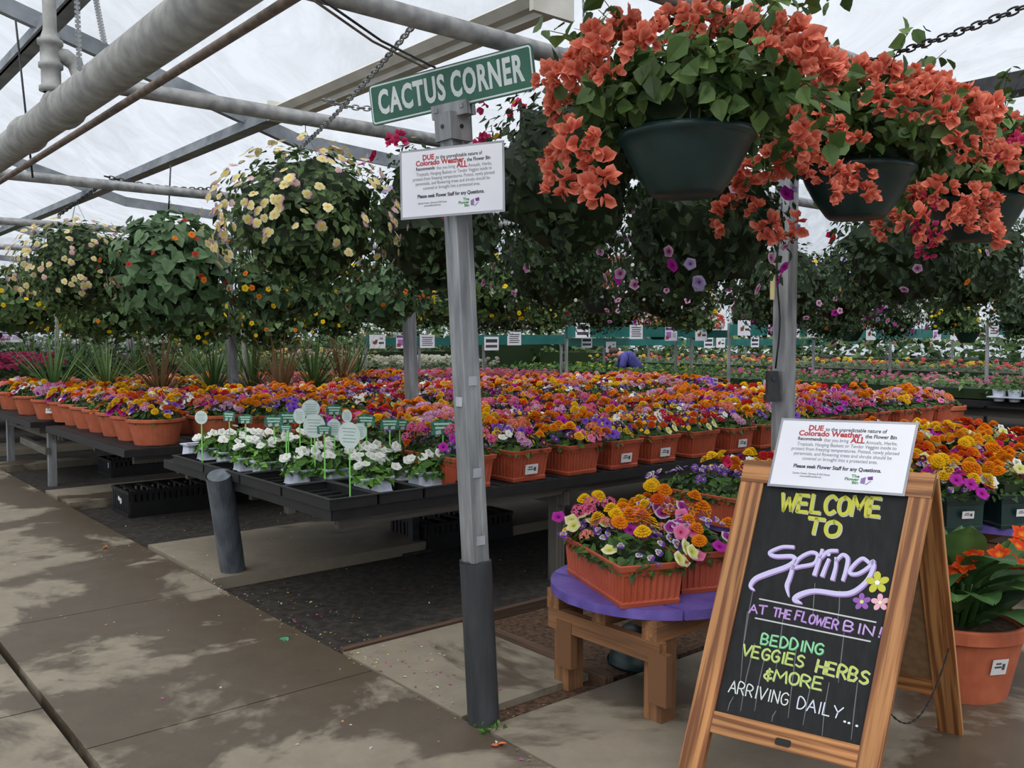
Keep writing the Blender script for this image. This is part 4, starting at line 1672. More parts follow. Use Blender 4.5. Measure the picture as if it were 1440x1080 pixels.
def window_box(loc, rz, label, var, near=False, sticker=False, pot=None, group='terracotta window boxes of mixed flowers on the benches', lay=None, fol=None):
    t = thing('window_box', label, 'flower planter', loc, rz, group)
    link('pot', pot or TROUGH, t)
    link('foliage', fol or FOL[var], t)
    if near:
        bloom_objs(lay or LAY[var], t)
    else:
        flat_blooms(t, BLO[var])
    if sticker:
        link('price_sticker', STK, t)
    return t


# ================================================================== BENCHES
def bench(name, label, u0, u1, v0, v1, z, legs_u, m_top=BLACKP, rail=WOODG, legm=WOODG, slats=True, legw=.075):
    t = thing(name, label, 'bench', tuple(G((u0 + u1) / 2, (v0 + v1) / 2, 0)))
    g = Geo()
    g.box(G((u0 + u1) / 2, (v0 + v1) / 2, z - .012), U * (u1 - u0) / 2, V * (v1 - v0) / 2, ZA * .012)
    n = int((u1 - u0) / .12)
    for i in range(n):
        u_ = u0 + (i + .5) * (u1 - u0) / n
        g.box(G(u_, (v0 + v1) / 2, z + .001), U * .03, V * ((v1 - v0) / 2 - .02), ZA * .004)
    for v_ in (v0, v1):
        g.box(G((u0 + u1) / 2, v_, z - .025), U * (u1 - u0) / 2, V * .008, ZA * .028)
    for u_ in (u0, u1):
        g.box(G(u_, (v0 + v1) / 2, z - .025), U * .008, V * (v1 - v0) / 2, ZA * .028)
    sub('top', g, m_top, t)
    for v_ in (v0 + .14, (v0 + v1) / 2, v1 - .14):
        g = Geo()
        g.beam(G(u0 + .1, v_, z - .075), G(u1 - .05, v_, z - .075), .045, .10)
        sub('rail', g, rail, t)
    for u_ in legs_u:
        g = Geo()
        g.beam(G(u_, v0 + .1, z - .15), G(u_, v1 - .1, z - .15), .045, .09)
        sub('cross_rail', g, rail, t)
        for v_ in (v0 + .20, v1 - .2):
            g = Geo()
            g.beam(G(u_, v_, -.09), G(u_, v_, z - .05), legw, legw, V)
            sub('leg', g, legm, t)
    return t


BZ = .62
fb_ = bench('plant_bench', 'long black-topped bench under the front rows of terracotta window boxes', 2.2, 9.4, 4.03, 6.45, BZ, (3.92, 5.9, 7.8))
g = Geo()
g.beam(onz(582, 776, -.085), onz(582, 776, -.085) + ZA * .64, .06, .06, V)
g.box(onz(582, 776, -.07), U * .12, V * .06, ZA * .012)
sub('leg', g, DARKM, fb_)
bench('plant_bench', 'black-topped bench behind, holding round terracotta pots at its aisle end', 2.15, 10.3, 7.17, 9.6, BZ, (3.6, 5.6, 7.6, 9.4))
bench('plant_bench', 'black-topped bench third from the front with grey timber legs at the aisle', 2.12, 10.4, 10.1, 12.5, BZ, (2.35, 4.6, 7.2, 9.6), legm=GALV)
bench('plant_bench', 'fourth bench back, under the spiky grass plants', 2.1, 11, 13.2, 15.6, BZ, (2.35, 5, 8, 10.6), legm=GALV)
bench('plant_bench', 'farthest bench seen at left, under pale flowers and shrubs', 2.1, 13, 16.4, 18.8, BZ, (2.4, 6, 10), legm=GALV)

# diagonal brace and posts on the third bench's corner
g = Geo()
g.beam(G(2.3, 10.25, .30), G(2.34, 11.6, .30), .05, .07)
tag(link('brace', g.mesh('brace', WOODG)), 'grey timber brace joining the legs of the third bench', 'brace')

# the front-left corner rests on a length of fat grey pipe
g = Geo()
t = thing('pipe_stub', 'fat grey plastic pipe standing under the white petunia trays', 'pipe', tuple(onz(330, 822, -.07)))
a_, b_ = onz(330, 818, -.085), ond(308, 668, 5.40)
sub('tube', Geo().tube([a_, b_], .078, 24, caps=False).tube([b_, a_ + (b_ - a_) * .1], .070, 24), SLATEP, t)
g = Geo()
g.tube([a_ + (b_ - a_) * .55 - V * .0765, a_ + (b_ - a_) * .55 - V * .0795], .006, 8)
sub('screw', g, BLACKP, t)

# ------------------------------------------------------------------ window boxes on the benches
RZ = TH
ROWN = ['front', 'second', 'third', 'back']
cnt = 0
for bi, (u0, v0, nrow, ncol, bname) in enumerate(((3.13, 4.36, 3, 15, 'front bench'), (3.35, 7.55, 3, 16, 'second bench'), (2.95, 10.5, 3, 12, 'third bench'))):
    for r in range(nrow):
        for c in range(ncol):
            u_ = u0 + c * .42 + random.uniform(-.015, .015)
            v_ = v0 + r * .72 + random.uniform(-.02, .02)
            var = int(RNG.integers(0, N_VAR))
            p = G(u_, v_, BZ + .006)
            near = bi == 0 and r == 0 and c < 10
            flip = math.pi if (cnt % 2 and not near) else 0
            n_ = ORD[c] + (' from the sign post' if bi == 0 else ' from the aisle')
            lab = 'terracotta window box of mixed flowers, %s row, %s, %s' % (ROWN[r], bname, n_)
            window_box(tuple(p), RZ + flip + random.uniform(-.02, .02), lab, var, near, near and c in (0, 1, 3, 4, 6))
            cnt += 1

# ------------------------------------------------------------------ round terracotta pots at the aisle ends
RSTK = sticker_geo(.10, -.2, .03, .03, -.28).mesh('price_sticker', [STICKW, STICKB])


def round_pot(p, label, var, near=False, sticker=False, lay=None, rz=0, scale=1.0):
    t = thing('round_pot', label, 'flower pot', tuple(p), rz, 'round terracotta pots of mixed flowers at the aisle')
    link('pot', ROUNDP, t)
    link('foliage', RFOL[var], t)
    if near:
        bloom_objs(lay or RLAY[var], t)
    else:
        flat_blooms(t, RBLO[var])
    if sticker:
        link('price_sticker', RSTK, t)
    return t


for i in range(7):
    round_pot(G(2.48, 7.46 + i * .42, BZ + .006), 'round terracotta pot of mixed flowers, %s along the aisle on the second bench' % ORD[i], i % 5, i < 3, False, rz=i * 1.3)
for i in range(3):
    round_pot(G(2.98, 7.5 + i * .62, BZ + .006), 'round terracotta pot of mixed flowers, %s in the inner row of the second bench' % ORD[i], (i + 2) % 5, i < 1, False, rz=i * .8)
pinky = bed_layout(['phl_l', 'phl_l', 'ger_p', 'phl_l', 'pet_s'], 26, .21, .21, .18, .13, True, seed=77)
round_pot(G(2.42, 10.42, BZ + .006), 'round terracotta pot of pale pink phlox with a white price sticker, at bench corner', 1, True, True, pinky, rz=0.15)
round_pot(G(2.40, 11.2, BZ + .006), 'round terracotta pot behind the pink phlox pot at the aisle', 3, False)
round_pot(G(2.40, 12.1, BZ + .006), 'round terracotta pot at the far left edge of the third bench', 4, False)

# ================================================================== WHITE PETUNIAS ON THE FRONT CORNER
def tray_mesh():
    g = Geo()
    W_, L_, H_ = .265, .53, .055
    for x, y, hx, hy in ((-W_ / 2, 0, .004, L_ / 2), (W_ / 2, 0, .004, L_ / 2), (0, -L_ / 2, W_ / 2, .004), (0, L_ / 2, W_ / 2, .004)):
        g.box((x, y, H_ / 2), (hx, 0, 0), (0, hy, 0), (0, 0, H_ / 2))
        g.box((x, y, H_), (hx + .008, 0, 0), (0, hy + .008, 0), (0, 0, .003))
    g.box((0, 0, .003), (W_ / 2, 0, 0), (0, L_ / 2, 0), (0, 0, .003))
    for i in range(5):
        g.box((0, -L_ / 2 + (i + .5) * L_ / 5, .012), (W_ / 2, 0, 0), (0, .006, 0), (0, 0, .01))
    return g.mesh('tray', BLACKP)


TRAY = tray_mesh()
k = 0
for r in range(3):
    for c in range(4):
        o = link('plant_tray', TRAY)
        o.location = G(2.31 + r * .285, 4.27 + c * .555, BZ + .006)
        o.rotation_euler = (0, 0, TH)
        tag(o, 'black plastic flat under white petunias, %s from the corner in the %s column' % (ORD[c], ('outer', 'middle', 'inner')[r]), 'plant tray', 'black flats at the front corner of the bench')
PACK = trough_mesh('pot', .165, .105, .20, .135, .088, WHITEPL, 2, 1)
WFOL, WLAY = [], []
for i in range(4):
    g = Geo()
    bed_foliage(g, .085, .06, .075, .13, 130, GW, .056)
    WFOL.append(g.mesh('foliage', LEAF))
    rr = np.random.default_rng(500 + i)
    L_ = []
    for k in range(8 + i):
        x, y = rr.uniform(-.11, .11), rr.uniform(-.09, .07)
        L_.append(('pet_w', (x, y, .13 + .06 * (1 - abs(x) / .11) + rr.uniform(0, .035)), np.array([x * 4 + rr.normal() * .25, -.55 + rr.normal() * .3, .75]), rr.uniform(.9, 1.15)))
    WLAY.append(L_)
wp = [(278, 640), (299, 646), (327, 652), (352, 661), (380, 667), (426, 680), (474, 678), (524, 692), (553, 676), (600, 683), (629, 668)]
spots = [onz(x, y, BZ + .02) for x, y in wp] + [G(a, b, BZ + .02) for a, b in ((2.62, 5.9), (2.62, 5.45), (2.64, 5.02), (2.88, 6.1), (2.88, 5.7), (2.9, 5.25), (2.88, 4.85), (2.66, 6.25), (2.75, 4.62))]
for i, p in enumerate(spots):
    t = thing('petunia_pack', 'white plastic pack of white petunias, %s' % (('%s along the open edge from the back' % ORD[i]) if i < 11 else ('%s of the inner packs behind the tags' % ORD[i - 11])), 'potted flowers', tuple(p), TH + random.uniform(-.06, .06), 'white petunia packs on the front corner')
    link('pot', PACK, t)
    if i in (0, 4):
        g = Geo()
        g.box((0, 0, .076), (.085, 0, 0), (0, .055, 0), (0, 0, .006))
        link('soil', g.mesh('soil', MULCH), t)
        if i == 0:
            continue
    link('foliage', WFOL[i % 4], t)
    bloom_objs(WLAY[i % 4] if i not in (0, 4) else WLAY[0][:3], t)


# plant tags: discs on lime stakes
LIME = noisy('lime_stake', srgb(120, 200, 90), srgb(140, 216, 110), 5, 0.4)
TAGW = noisy('tag_white', srgb(186, 204, 200), srgb(200, 216, 212), 12, 0.4)
TAGG = noisy('tag_green', srgb(16, 66, 48), srgb(60, 128, 104), 40, 0.4)


def plant_tag(p, z1, r, white, label, yaw):
    t = thing('plant_tag', label, 'plant tag', tuple(p), yaw, 'plant tags among the white petunias')
    g = Geo()
    h_ = z1 - p[2]
    g.box((0, .003, h_ / 2), (.004, 0, 0), (0, .001, 0), (0, 0, h_ / 2 + (r * .6 if white else .01)))
    link('stake', g.mesh('stake', LIME), t)
    g = Geo()
    n = 20
    P_ = [(r * math.cos(a), (r if white else r * .8) * math.sin(a) + h_) for a in np.linspace(0, 2 * math.pi, n + 1)[:-1]] if white else [(-r, h_ - r * .55), (r, h_ - r * .55), (r * 1.05, h_ + r * .5), (r * .4, h_ + r * .75), (-r * .4, h_ + r * .75), (-r * 1.05, h_ + r * .5)]
    k_ = len(P_)
    g.add([(x, y, z) for y in (0, -.0012) for x, z in P_], [tuple(range(k_))[::-1], tuple(range(k_, 2 * k_))] + [((i + 1) % k_, i, k_ + i, k_ + (i + 1) % k_) for i in range(k_)])
    link('card', g.mesh('card', TAGW if white else TAGG), t)
    g = Geo()
    for i in range(5 if white else 2):
        zz = h_ + r * (.5 - i * .25 if white else .35 - i * .32)
        wl_ = r * (.62 if white else .75) * (1 - .12 * (i % 3))
        g.box((0, -.0018, zz), (wl_, 0, 0), (0, .0003, 0), (0, 0, r * (.035 if white else .09)), 0, (.30, .36, .36) if white else (.40, .62, .52))
    if not white:
        for sx_ in (-.4, .35):
            g.box((sx_ * r, -.0018, h_ - r * .35), (r * .22, 0, r * .05), (0, .0003, 0), (-r * .03, 0, r * .16), 0, (.42, .50, .46))
    link('printing', g.mesh('printing', PRINT), t)


TG = [(283, 587, 9.5, 1, 5.9), (322, 586, 11, 0, 6.0), (345, 590, 10, 0, 5.9), (385, 593, 13, 0, 5.6), (405, 588, 12, 0, 5.7), (402, 603, 9, 0, 5.3), (437, 575, 13, 1, 5.7), (421, 585, 11, 1, 5.6), (442, 599, 17, 1, 5.2),
      (470, 601, 12, 1, 5.3), (456, 605, 10, 0, 5.1), (491, 612, 19, 1, 4.75), (488, 585, 9, 1, 5.6), (515, 592, 13, 0, 5.4), (505, 607, 12, 1, 5.3), (548, 597, 13, 0, 5.4), (562, 598, 12, 0, 5.5), (623, 602, 17, 0, 5.2), (470, 577, 11, 0, 5.9)]
nw = ng = 0
for x, y, rp, wh, dd in TG:
    q = ond(x, y, dd)
    p = np.array([q[0], q[1], BZ + .05])
    if wh:
        lab = 'round white plant tag on a lime stake, %s from the left' % ORD[nw]
        nw += 1
    else:
        lab = 'dark green printed plant tag on a lime stake, %s from the left' % ORD[ng]
        ng += 1
    plant_tag(p, q[2], rp * dd / F, bool(wh), lab, random.uniform(-.5, .5))

# ================================================================== PURPLE ROUND TABLES
def purple_table(name, label, u_, v_, r, z, seams):
    t = thing(name, label, 'table', tuple(G(u_, v_, 0)))
    edges = [-r] + [s - u_ for s in seams] + [r]
    for a, b in zip(edges[:-1], edges[1:]):
        g = Geo()
        a_, b_ = a + .006, b - .006
        xs = np.linspace(a_, b_, 9)
        P_ = [(x, -math.sqrt(max(r * r - x * x, 0.0001))) for x in xs] + [(x, math.sqrt(max(r * r - x * x, 0.0001))) for x in xs[::-1]]
        k_ = len(P_)
        g.add([G(u_ + x, v_ + y, zz) for zz in (z - .038, z) for x, y in P_], [tuple(range(k_))[::-1], tuple(range(k_, 2 * k_))] + [(i, (i + 1) % k_, k_ + (i + 1) % k_, k_ + i) for i in range(k_)])
        sub('top_plank', g, PURPLE, t)
    s_ = r * .62
    zt = z - .038
    for du, dv in ((-1, -1), (-1, 1), (1, -1), (1, 1)):
        g = Geo()
        g.beam(G(u_ + du * s_ * .92, v_ + dv * s_ * .95, -.03), G(u_ + du * s_ * .92, v_ + dv * s_ * .95, zt - .085), .088, .088, U)
        sub('leg', g, WOODB, t)
    for dv in (-1.0, 0, 1.0):     # bearers under the planks, running along U
        g = Geo()
        g.beam(G(u_ - s_ * 1.22, v_ + dv * s_ * 1.0, zt - .043), G(u_ + s_ * 1.22, v_ + dv * s_ * 1.0, zt - .043), .075, .085)
        sub('bearer', g, WOODB, t)
    for du in (-1, 1):            # long side rails
        g = Geo()
        g.beam(G(u_ + du * s_ * .92 - .065 * (1 if du < 0 else -1), v_ - s_ * 1.2, zt - .125), G(u_ + du * s_ * .92 - .065 * (1 if du < 0 else -1), v_ + s_ * 1.1, zt - .125), .04, .085)
        sub('side_rail', g, WOODB, t)
    for dv in (-1, 1):
        g = Geo()
        p = G(u_ - s_ * .92 - .07, v_ + dv * s_ * .95 - .06, zt - .22)
        g.box(p, U * .018, V * .045, ZA * .10)
        sub('block', g, WOODB, t)
    return t


PZ = .45
purple_table('round_table', 'low purple plank-topped table on pallet timber legs, beside the chalkboard', 2.93, 2.55, .44, PZ, (2.69, 3.0))
t2 = np.array([1.52, 5.2])
purple_table('round_table', 'purple table mostly hidden behind the chalkboard, under purple pansies', t2[0] * U[0] + t2[1] * U[1], t2[0] * V[0] + t2[1] * V[1], .44, PZ, (t2[0] * U[0] + t2[1] * U[1] - .2, t2[0] * U[0] + t2[1] * U[1] + .1))
t3 = np.array([2.95, 5.35])
purple_table('round_table', 'purple table at right under the dark green pots', t3[0] * U[0] + t3[1] * U[1], t3[0] * V[0] + t3[1] * V[1], .55, PZ, (t3[0] * U[0] + t3[1] * U[1] - .2, t3[0] * U[0] + t3[1] * U[1] + .15))
t4 = np.array([3.35, 6.9])
purple_table('round_table', 'purple table farther back at right, covered in orange and yellow flowers', t4[0] * U[0] + t4[1] * U[1], t4[0] * V[0] + t4[1] * V[1], .6, PZ, (t4[0] * U[0] + t4[1] * U[1],))

# planters on the near table
lz = math.atan2(.95, -.31) - math.pi / 2
c_, s_ = math.cos(lz), math.sin(lz)
ex, ey = np.array([c_, s_, 0]), np.array([-s_, c_, 0])
near = onz(875, 856, PZ)
pc = near + ex * .118 + ey * .275
LA = bed_layout(['pet_l', 'vio_w', 'vio_w', 'mari_o', 'pet_m', 'vio_p', 'vio_y', 'ger_p', 'pan_pw', 'mari_y', 'ger_c'], 25, .145, .31, .13, .13, seed=21)
rr = np.random.default_rng(3)
for kind, x, y, z in (('pet_l', .10, -.33, .19), ('pet_l', .13, -.30, .175), ('pet_l', -.13, .22, .25), ('pet_l', -.15, .15, .24), ('pet_l', -.08, .2, .27), ('pet_m', -.16, .30, .25), ('pet_m', -.01, -.12, .27), ('pet_m', .02, -.16, .26), ('mari_o', -.06, -.12, .30), ('mari_o', .10, .02, .31),
                      ('mari_y', -.06, .24, .33), ('mari_y', .02, .27, .335), ('mari_o', .04, .06, .32), ('ger_p', -.10, .10, .31), ('ger_p', -.07, .14, .33), ('ger_p', .02, .16, .32), ('ger_p', -.13, .14, .30),
                      ('vio_w', -.06, -.30, .21), ('vio_w', -.02, -.32, .20), ('vio_w', .02, -.31, .215), ('vio_w', -.10, -.22, .23), ('vio_w', .06, -.25, .235), ('vio_w', -.12, -.10, .24), ('vio_p', .0, -.34, .18), ('pet_l', -.13, -.18, .21)):
    LA.append((kind, (x, y, z), np.array([x * 2 + rr.normal() * .2, -.5 + rr.normal() * .2, .8]), 1.05))
g = Geo()
bed_foliage(g, .128, .285, .150, .13, 560)
FA = g.mesh('foliage', LEAF)
window_box(tuple(pc + ZA * .001), lz, 'terracotta window box of lime petunias, white violas and marigolds on the near purple table', 0, True, False, TROUGHS, 'window boxes on the purple tables', LA[::-1][:98], FA)
LB = bed_layout(['pet_s', 'pet_s', 'mari_o', 'mari_y', 'mari_r', 'ger_c', 'pan_pw', 'pan_o', 'pet_b', 'vio_w', 'pet_p'], 26, .145, .31, .13, .16, seed=31)
for kind, x, y, z in (('pet_m', .02, -.33, .20), ('pet_s', .07, -.31, .23), ('pet_p', -.08, -.33, .17), ('pet_s', -.1, -.2, .27), ('pet_s', -.12, .1, .3), ('mari_y', -.04, .2, .36), ('mari_y', 0, .26, .36), ('mari_o', -.02, .1, .36), ('mari_r', -.1, .0, .34)):
    LB.append((kind, (x, y, z), np.array([x * 2, -.5, .8]), 1.1))
pc2 = pc + ex * .325 + ey * .10
window_box(tuple(pc2 + ZA * .001), lz - .03, 'terracotta window box of striped petunias half hidden by the chalkboard on the near table', 0, True, False, TROUGHS, 'window boxes on the purple tables', LB[::-1][:98], FA)
# upturned dark green bowl below
g = Geo()
g.lathe([(.0, .17), (.09, .17), (.13, .13), (.155, .06), (.165, .0), (.172, .0), (.172, .012)][::-1], n=28)
o = link('plant_bowl', g.mesh('plant_bowl', DGREEN, True))
o.location = onz(905, 930, -.03)
tag(o, 'dark green bowl lying under the near purple table', 'bowl')

# boxes on the hidden table, and green square pots on the right-hand ones
LC = bed_layout(['pan_pw', 'vio_p', 'pan_p', 'vio_w', 'vio_p', 'mari_o'], 28, .145, .31, .16, .13, seed=41)
window_box((t2[0] - .40, t2[1] - .06, PZ), TH, 'window box of purple and white pansies just left of the chalkboard', 0, True, False, TROUGHS, 'window boxes on the purple tables', LC[:98], FA)
for i, (dx, dy) in enumerate(((-.06, .12), (.28, .24))):
    window_box((t2[0] + dx, t2[1] + dy, PZ), TH, ('window box of mixed flowers behind the chalkboard, nearer the pansies', 'window box of mixed flowers behind the chalkboard, by the post')[i], 2 + i * 3, False, False, TROUGHS, 'window boxes on the purple tables')
FG, BG, LG_ = [], [], []
for i in range(4):
    g = Geo()
    bed_foliage(g, .11, .11, .18, .15, 170)
    FG.append(g.mesh('foliage', LEAF))
    mixg = (['mari_o', 'pet_m', 'pet_m', 'pet_w', 'mari_y', 'vio_w'], ['pet_l', 'pan_y', 'mari_o', 'vio_w', 'pet_w'], ['mari_y', 'mari_o', 'vio_w', 'pan_b', 'pet_l'], ['mari_r', 'mari_o', 'pan_pw', 'vio_y', 'pet_r'])[i]
    L_ = bed_layout(mixg, 15, .13, .13, .17, .15, seed=600 + i)
    if i == 0:
        for kind, x, y, z in (('pet_m', -.03, -.19, .27), ('pet_m', .03, -.2, .22), ('pet_m', -.1, -.17, .29), ('mari_o', .04, -.12, .34), ('mari_o', .02, -.1, .345), ('pet_w', .12, -.16, .28), ('pet_w', .14, -.13, .26), ('pan_y', -.1, -.1, .33), ('mari_y', -.12, -.04, .37), ('mari_y', -.08, -.02, .38)):
            L_.append((kind, (x, y, z), np.array([x, -.7, .6]), 1.25))
    LG_.append(L_)
    g = Geo()
    put_blooms(g, L_)
    BG.append(g.mesh('blossoms', PETAL))
GSTK = sticker_geo(.09, -.126, .035, .02, .1).mesh('price_sticker', [STICKW, STICKB])
gp = [(2.42, 4.92, 0), (2.74, 4.98, 1), (2.38, 5.3, 2), (2.72, 5.36, 3), (3.06, 5.1, 2), (3.08, 5.46, 1), (2.6, 5.68, 3), (2.98, 5.75, 0), (3.32, 5.3, 3)]
for i, (x, y, v_) in enumerate(gp):
    t = thing('flower_pot', 'dark green pot of mixed flowers on the right purple table, %s' % ('nearest the chalkboard', 'second along the front edge', 'behind the magenta petunias', 'behind the second front pot', 'third along the front edge', 'behind the third front pot', 'back left', 'back middle', 'far right')[i],
              'flower pot', (x, y, PZ), .12 + random.uniform(-.1, .1), 'square green pots on the right purple table')
    link('pot', GBOX, t)
    link('foliage', FG[v_], t)
    if i < 2:
        bloom_objs(LG_[v_][:98], t)
        link('price_sticker', GSTK, t)
    else:
        flat_blooms(t, BG[v_])
k = 0
for j in range(3):
    for i in range(3):
        x, y = t4[0] - .42 + i * .38, t4[1] - .4 + j * .40
        t = thing('flower_pot', 'pot of orange, yellow and white flowers on the far right table, %s across, %s row' % (ORD[i], ('front', 'middle', 'back')[j]), 'flower pot', (x, y, PZ), random.uniform(0, 1.5), 'pots on the far right purple table')
        link('pot', GBOX, t)
        link('foliage', FG[(i + j) % 4], t)
        flat_blooms(t, BG[(i + 2 * j + 1) % 4])

# ================================================================== CANNA IN A BIG CLAY POT
cpos = (1.90, 3.80, 0)
t = thing('canna_pot', 'large terracotta pot of orange canna lilies standing behind the chalkboard', 'potted plant', cpos)
link('pot', round_mesh('pot', .20, .275, .32, TERRA2, .2, 40), t)
g = Geo()
g.lathe([(0, .275), (.25, .275)], n=28)
link('soil', g.mesh('soil', MULCH), t)
cg = [(.055, .13, .04), (.08, .17, .05), (.045, .11, .035)]


def big_leaf(g, base, d, L_, wd, bend, col):
    d = np.asarray(d, float)
    d /= np.linalg.norm(d)
    s = np.cross(d, ZA)
    s /= np.linalg.norm(s)
    up = np.cross(s, d)
    vs, fs, cs = [], [], []
    n = 10
    p = np.asarray(base, float)
    cur = d.copy()
    for i in range(n + 1):
        tt = i / n
        wv = wd * (math.sin(math.pi * min(1, tt * .96 + .03)) ** .75) * (1 - .25 * tt)
        nn = np.cross(s, cur)
        for q in (-1, -.5, 0, .5, 1):
            lift = abs(q) * .22 * wv + math.sin(tt * 9 + q * 3) * .006
            vs.append(p + s * q * wv + nn * lift)
            f_ = 1.0 if abs(q) > .01 else 1.5
            cs.append(np.array(col) * f_ * (1 + .12 * math.sin(i * 2.1)))
        cur = cur - ZA * bend / n
        cur /= np.linalg.norm(cur)
        p = p + cur * L_ / n
    for i in range(n):
        for j in range(4):
            a = i * 5 + j
            fs.append((a, a + 1, a + 6, a + 5))
    g.add(vs, fs, 0, np.array(cs))


rr = np.random.default_rng(8)
for i in range(36):
    a = i * 2.4
    h0 = rr.uniform(.28, .50)
    rad = rr.uniform(.03, .14)
    out = rr.uniform(.3, 1.2)
    g = Geo()
    base = np.array([rad * math.cos(a), rad * math.sin(a), h0])
    big_leaf(g, base, (math.cos(a) * out, math.sin(a) * out, rr.uniform(.5, 1.3)), rr.uniform(.28, .42), rr.uniform(.07, .11), rr.uniform(.5, 1.5), cg[i % 3])
    g.tube([(rad * .5 * math.cos(a), rad * .5 * math.sin(a), .27), tuple(base)], .012, 6, 0, False, (.05, .12, .03))
    link('leaf', g.mesh('leaf', LEAF, True), t)
g = Geo()
big_leaf(g, (-.20, -.05, .42), (-.12, -.05, 1), .46, .085, .15, (.05, .12, .04))
link('leaf', g.mesh('leaf', LEAF, True), t)
for k, (x, y, z) in enumerate(((.10, -.14, .60), (.16, -.16, .64), (.20, -.12, .68), (-.05, -.15, .56), (-.02, -.17, .60), (.14, -.18, .57), (.24, -.12, .63), (-.08, -.14, .52))):
    g = Geo()
    n = 5
    c = np.array([x, y, z])
    d0 = np.array([x * .8 + rr.normal() * .3, -.5, .6 + rr.normal() * .2])
    d0 /= np.linalg.norm(d0)
    for j in range(n):
        a = 2 * math.pi * j / n + k
        s1_ = np.cross(d0, [.3, .2, 1])
        s1_ /= np.linalg.norm(s1_)
        s2_ = np.cross(d0, s1_)
        dd = d0 * .45 + s1_ * math.cos(a) + s2_ * math.sin(a)
        dd /= np.linalg.norm(dd)
        e = np.cross(dd, d0)
        e /= np.linalg.norm(e)
        nn = np.cross(e, dd)
        L_ = .052
        pts = [(0, 0, 0), (.3, .22, .05), (.65, .34, .05), (1.0, 0, -.1), (.65, -.34, .05), (.3, -.22, .05), (.5, 0, -.02)]
        zc = [0, 1, 2, 2, 2, 1, 1]
        pal = [(.80, .34, .03), (.62, .03, .008), (.74, .11, .012)]
        g.add([c + (dd * u_ + e * v_ + nn * w_) * L_ for u_, v_, w_ in pts], [(0, 1, 6), (1, 2, 6), (2, 3, 6), (3, 4, 6), (4, 5, 6), (5, 0, 6)], 0, np.array([pal[q] for q in zc]))
    link('canna_flower', g.mesh('canna_flower', PETAL), t)
g = Geo()
g.tube([(.02, -.02, .3), (.15, -.12, .66)], .008, 6, 0, True, (.10, .20, .04))
g.tube([(-.08, -.02, .3), (-.04, -.13, .58)], .008, 6, 0, True, (.10, .20, .04))
link('flower_stalk', g.mesh('flower_stalk', LEAF), t)
st = link('price_sticker', sticker_geo(.17, -.245, .036, .034, .25).mesh('price_sticker', [STICKW, STICKB]), t)
st.rotation_euler = (0, 0, .22)

# ================================================================== HANGING BASKETS
def bowl_mesh(name, r, h, m):
    g = Geo()
    g.lathe([(0, -h), (r * .48, -h), (r * .54, -h + .012), (r * .74, -h * .62), (r * .90, -h * .28), (r * .96, -.02), (r * 1.02, -.018), (r * 1.02, .004), (r * .97, .004), (r * .93, -.03), (0, -.03)], n=36)
    return g.mesh(name, m, True)


BOWL = bowl_mesh('pot', .225, .20, BOWLG)
BOWLD = bowl_mesh('pot', .20, .19, DGREEN)


def shell(n, c, r, zmin=-1.0, zmax=1.0, lo=.75, hi=1.03, ylean=0.0):
    d = RNG.normal(size=(n * 3, 3))
    d /= np.linalg.norm(d, axis=1, keepdims=True)
    d = d[(d[:, 2] > zmin) & (d[:, 2] < zmax)][:n]
    q = RNG.uniform(lo, hi, (len(d), 1))
    return np.asarray(c) + d * np.asarray(r) * q, d


def wires_geo(hook, r=.2):
    g = Geo()
    for k in range(3):
        a = 2 * math.pi * k / 3 + .4
        g.tube([(r * math.cos(a), r * math.sin(a), 0), (0, 0, hook - .02)], .0018, 5)
    g.tube([(0, 0, hook - .03), (0, 0, hook + .01), (.012, 0, hook + .025), (.02, 0, hook + .01)], .0025, 5)
    return g


def basket_type(seed, lc, size, n, tmpl, c, r, kinds, nb, zmin=-1, bz=(-.6, .95), core=True, cs=None):
    """foliage mesh and bloom layout for a basket whose rim centre is the origin"""
    global RNG
    keep = RNG
    RNG = np.random.default_rng(seed)
    g = Geo()
    P_, N_ = shell(int(n * 2.1), c, r, zmin, 1, .5, 1.0)
    leaves(g, P_, N_, size, lc, tmpl, .5)
    if core:
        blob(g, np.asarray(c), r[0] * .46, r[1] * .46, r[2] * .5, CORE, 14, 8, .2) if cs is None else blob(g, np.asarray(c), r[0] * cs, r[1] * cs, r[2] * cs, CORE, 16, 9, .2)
    items = []
    B_, D_ = shell(nb, c, (r[0] * 1.07, r[1] * 1.07, r[2] * 1.07), bz[0], bz[1], .94, 1.06)
    for i in range(len(B_)):
        nrm = D_[i] * 1.0 + RNG.normal(size=3) * .3 + np.array([0, 0, .25])
        items.append((kinds[i % len(kinds)], tuple(B_[i]), nrm, RNG.uniform(.85, 1.2)))
    fm = g.mesh('foliage', LEAF)
    g2 = Geo()
    put_blooms(g2, items)
    bm = g2.mesh('blossoms', PETAL)
    RNG = keep
    return fm, items, bm


def basket(loc, label, typ, pot=None, near=False, rz=0.0, hook=None, group=None, cat='hanging basket', scale=1.0):
    t = thing('hanging_basket', label, cat, tuple(loc), rz, group)
    link('pot', pot or BOWLD, t)
    f = link('foliage', typ[0], t)
    if near:
        bloom_objs(typ[1][:98], t)
    else:
        flat_blooms(t, typ[2])
    if hook:
        link('hanger', wires_geo(hook).mesh('hanger', GALV), t)
    if scale != 1.0:
        t.scale = (scale,) * 3
    return t


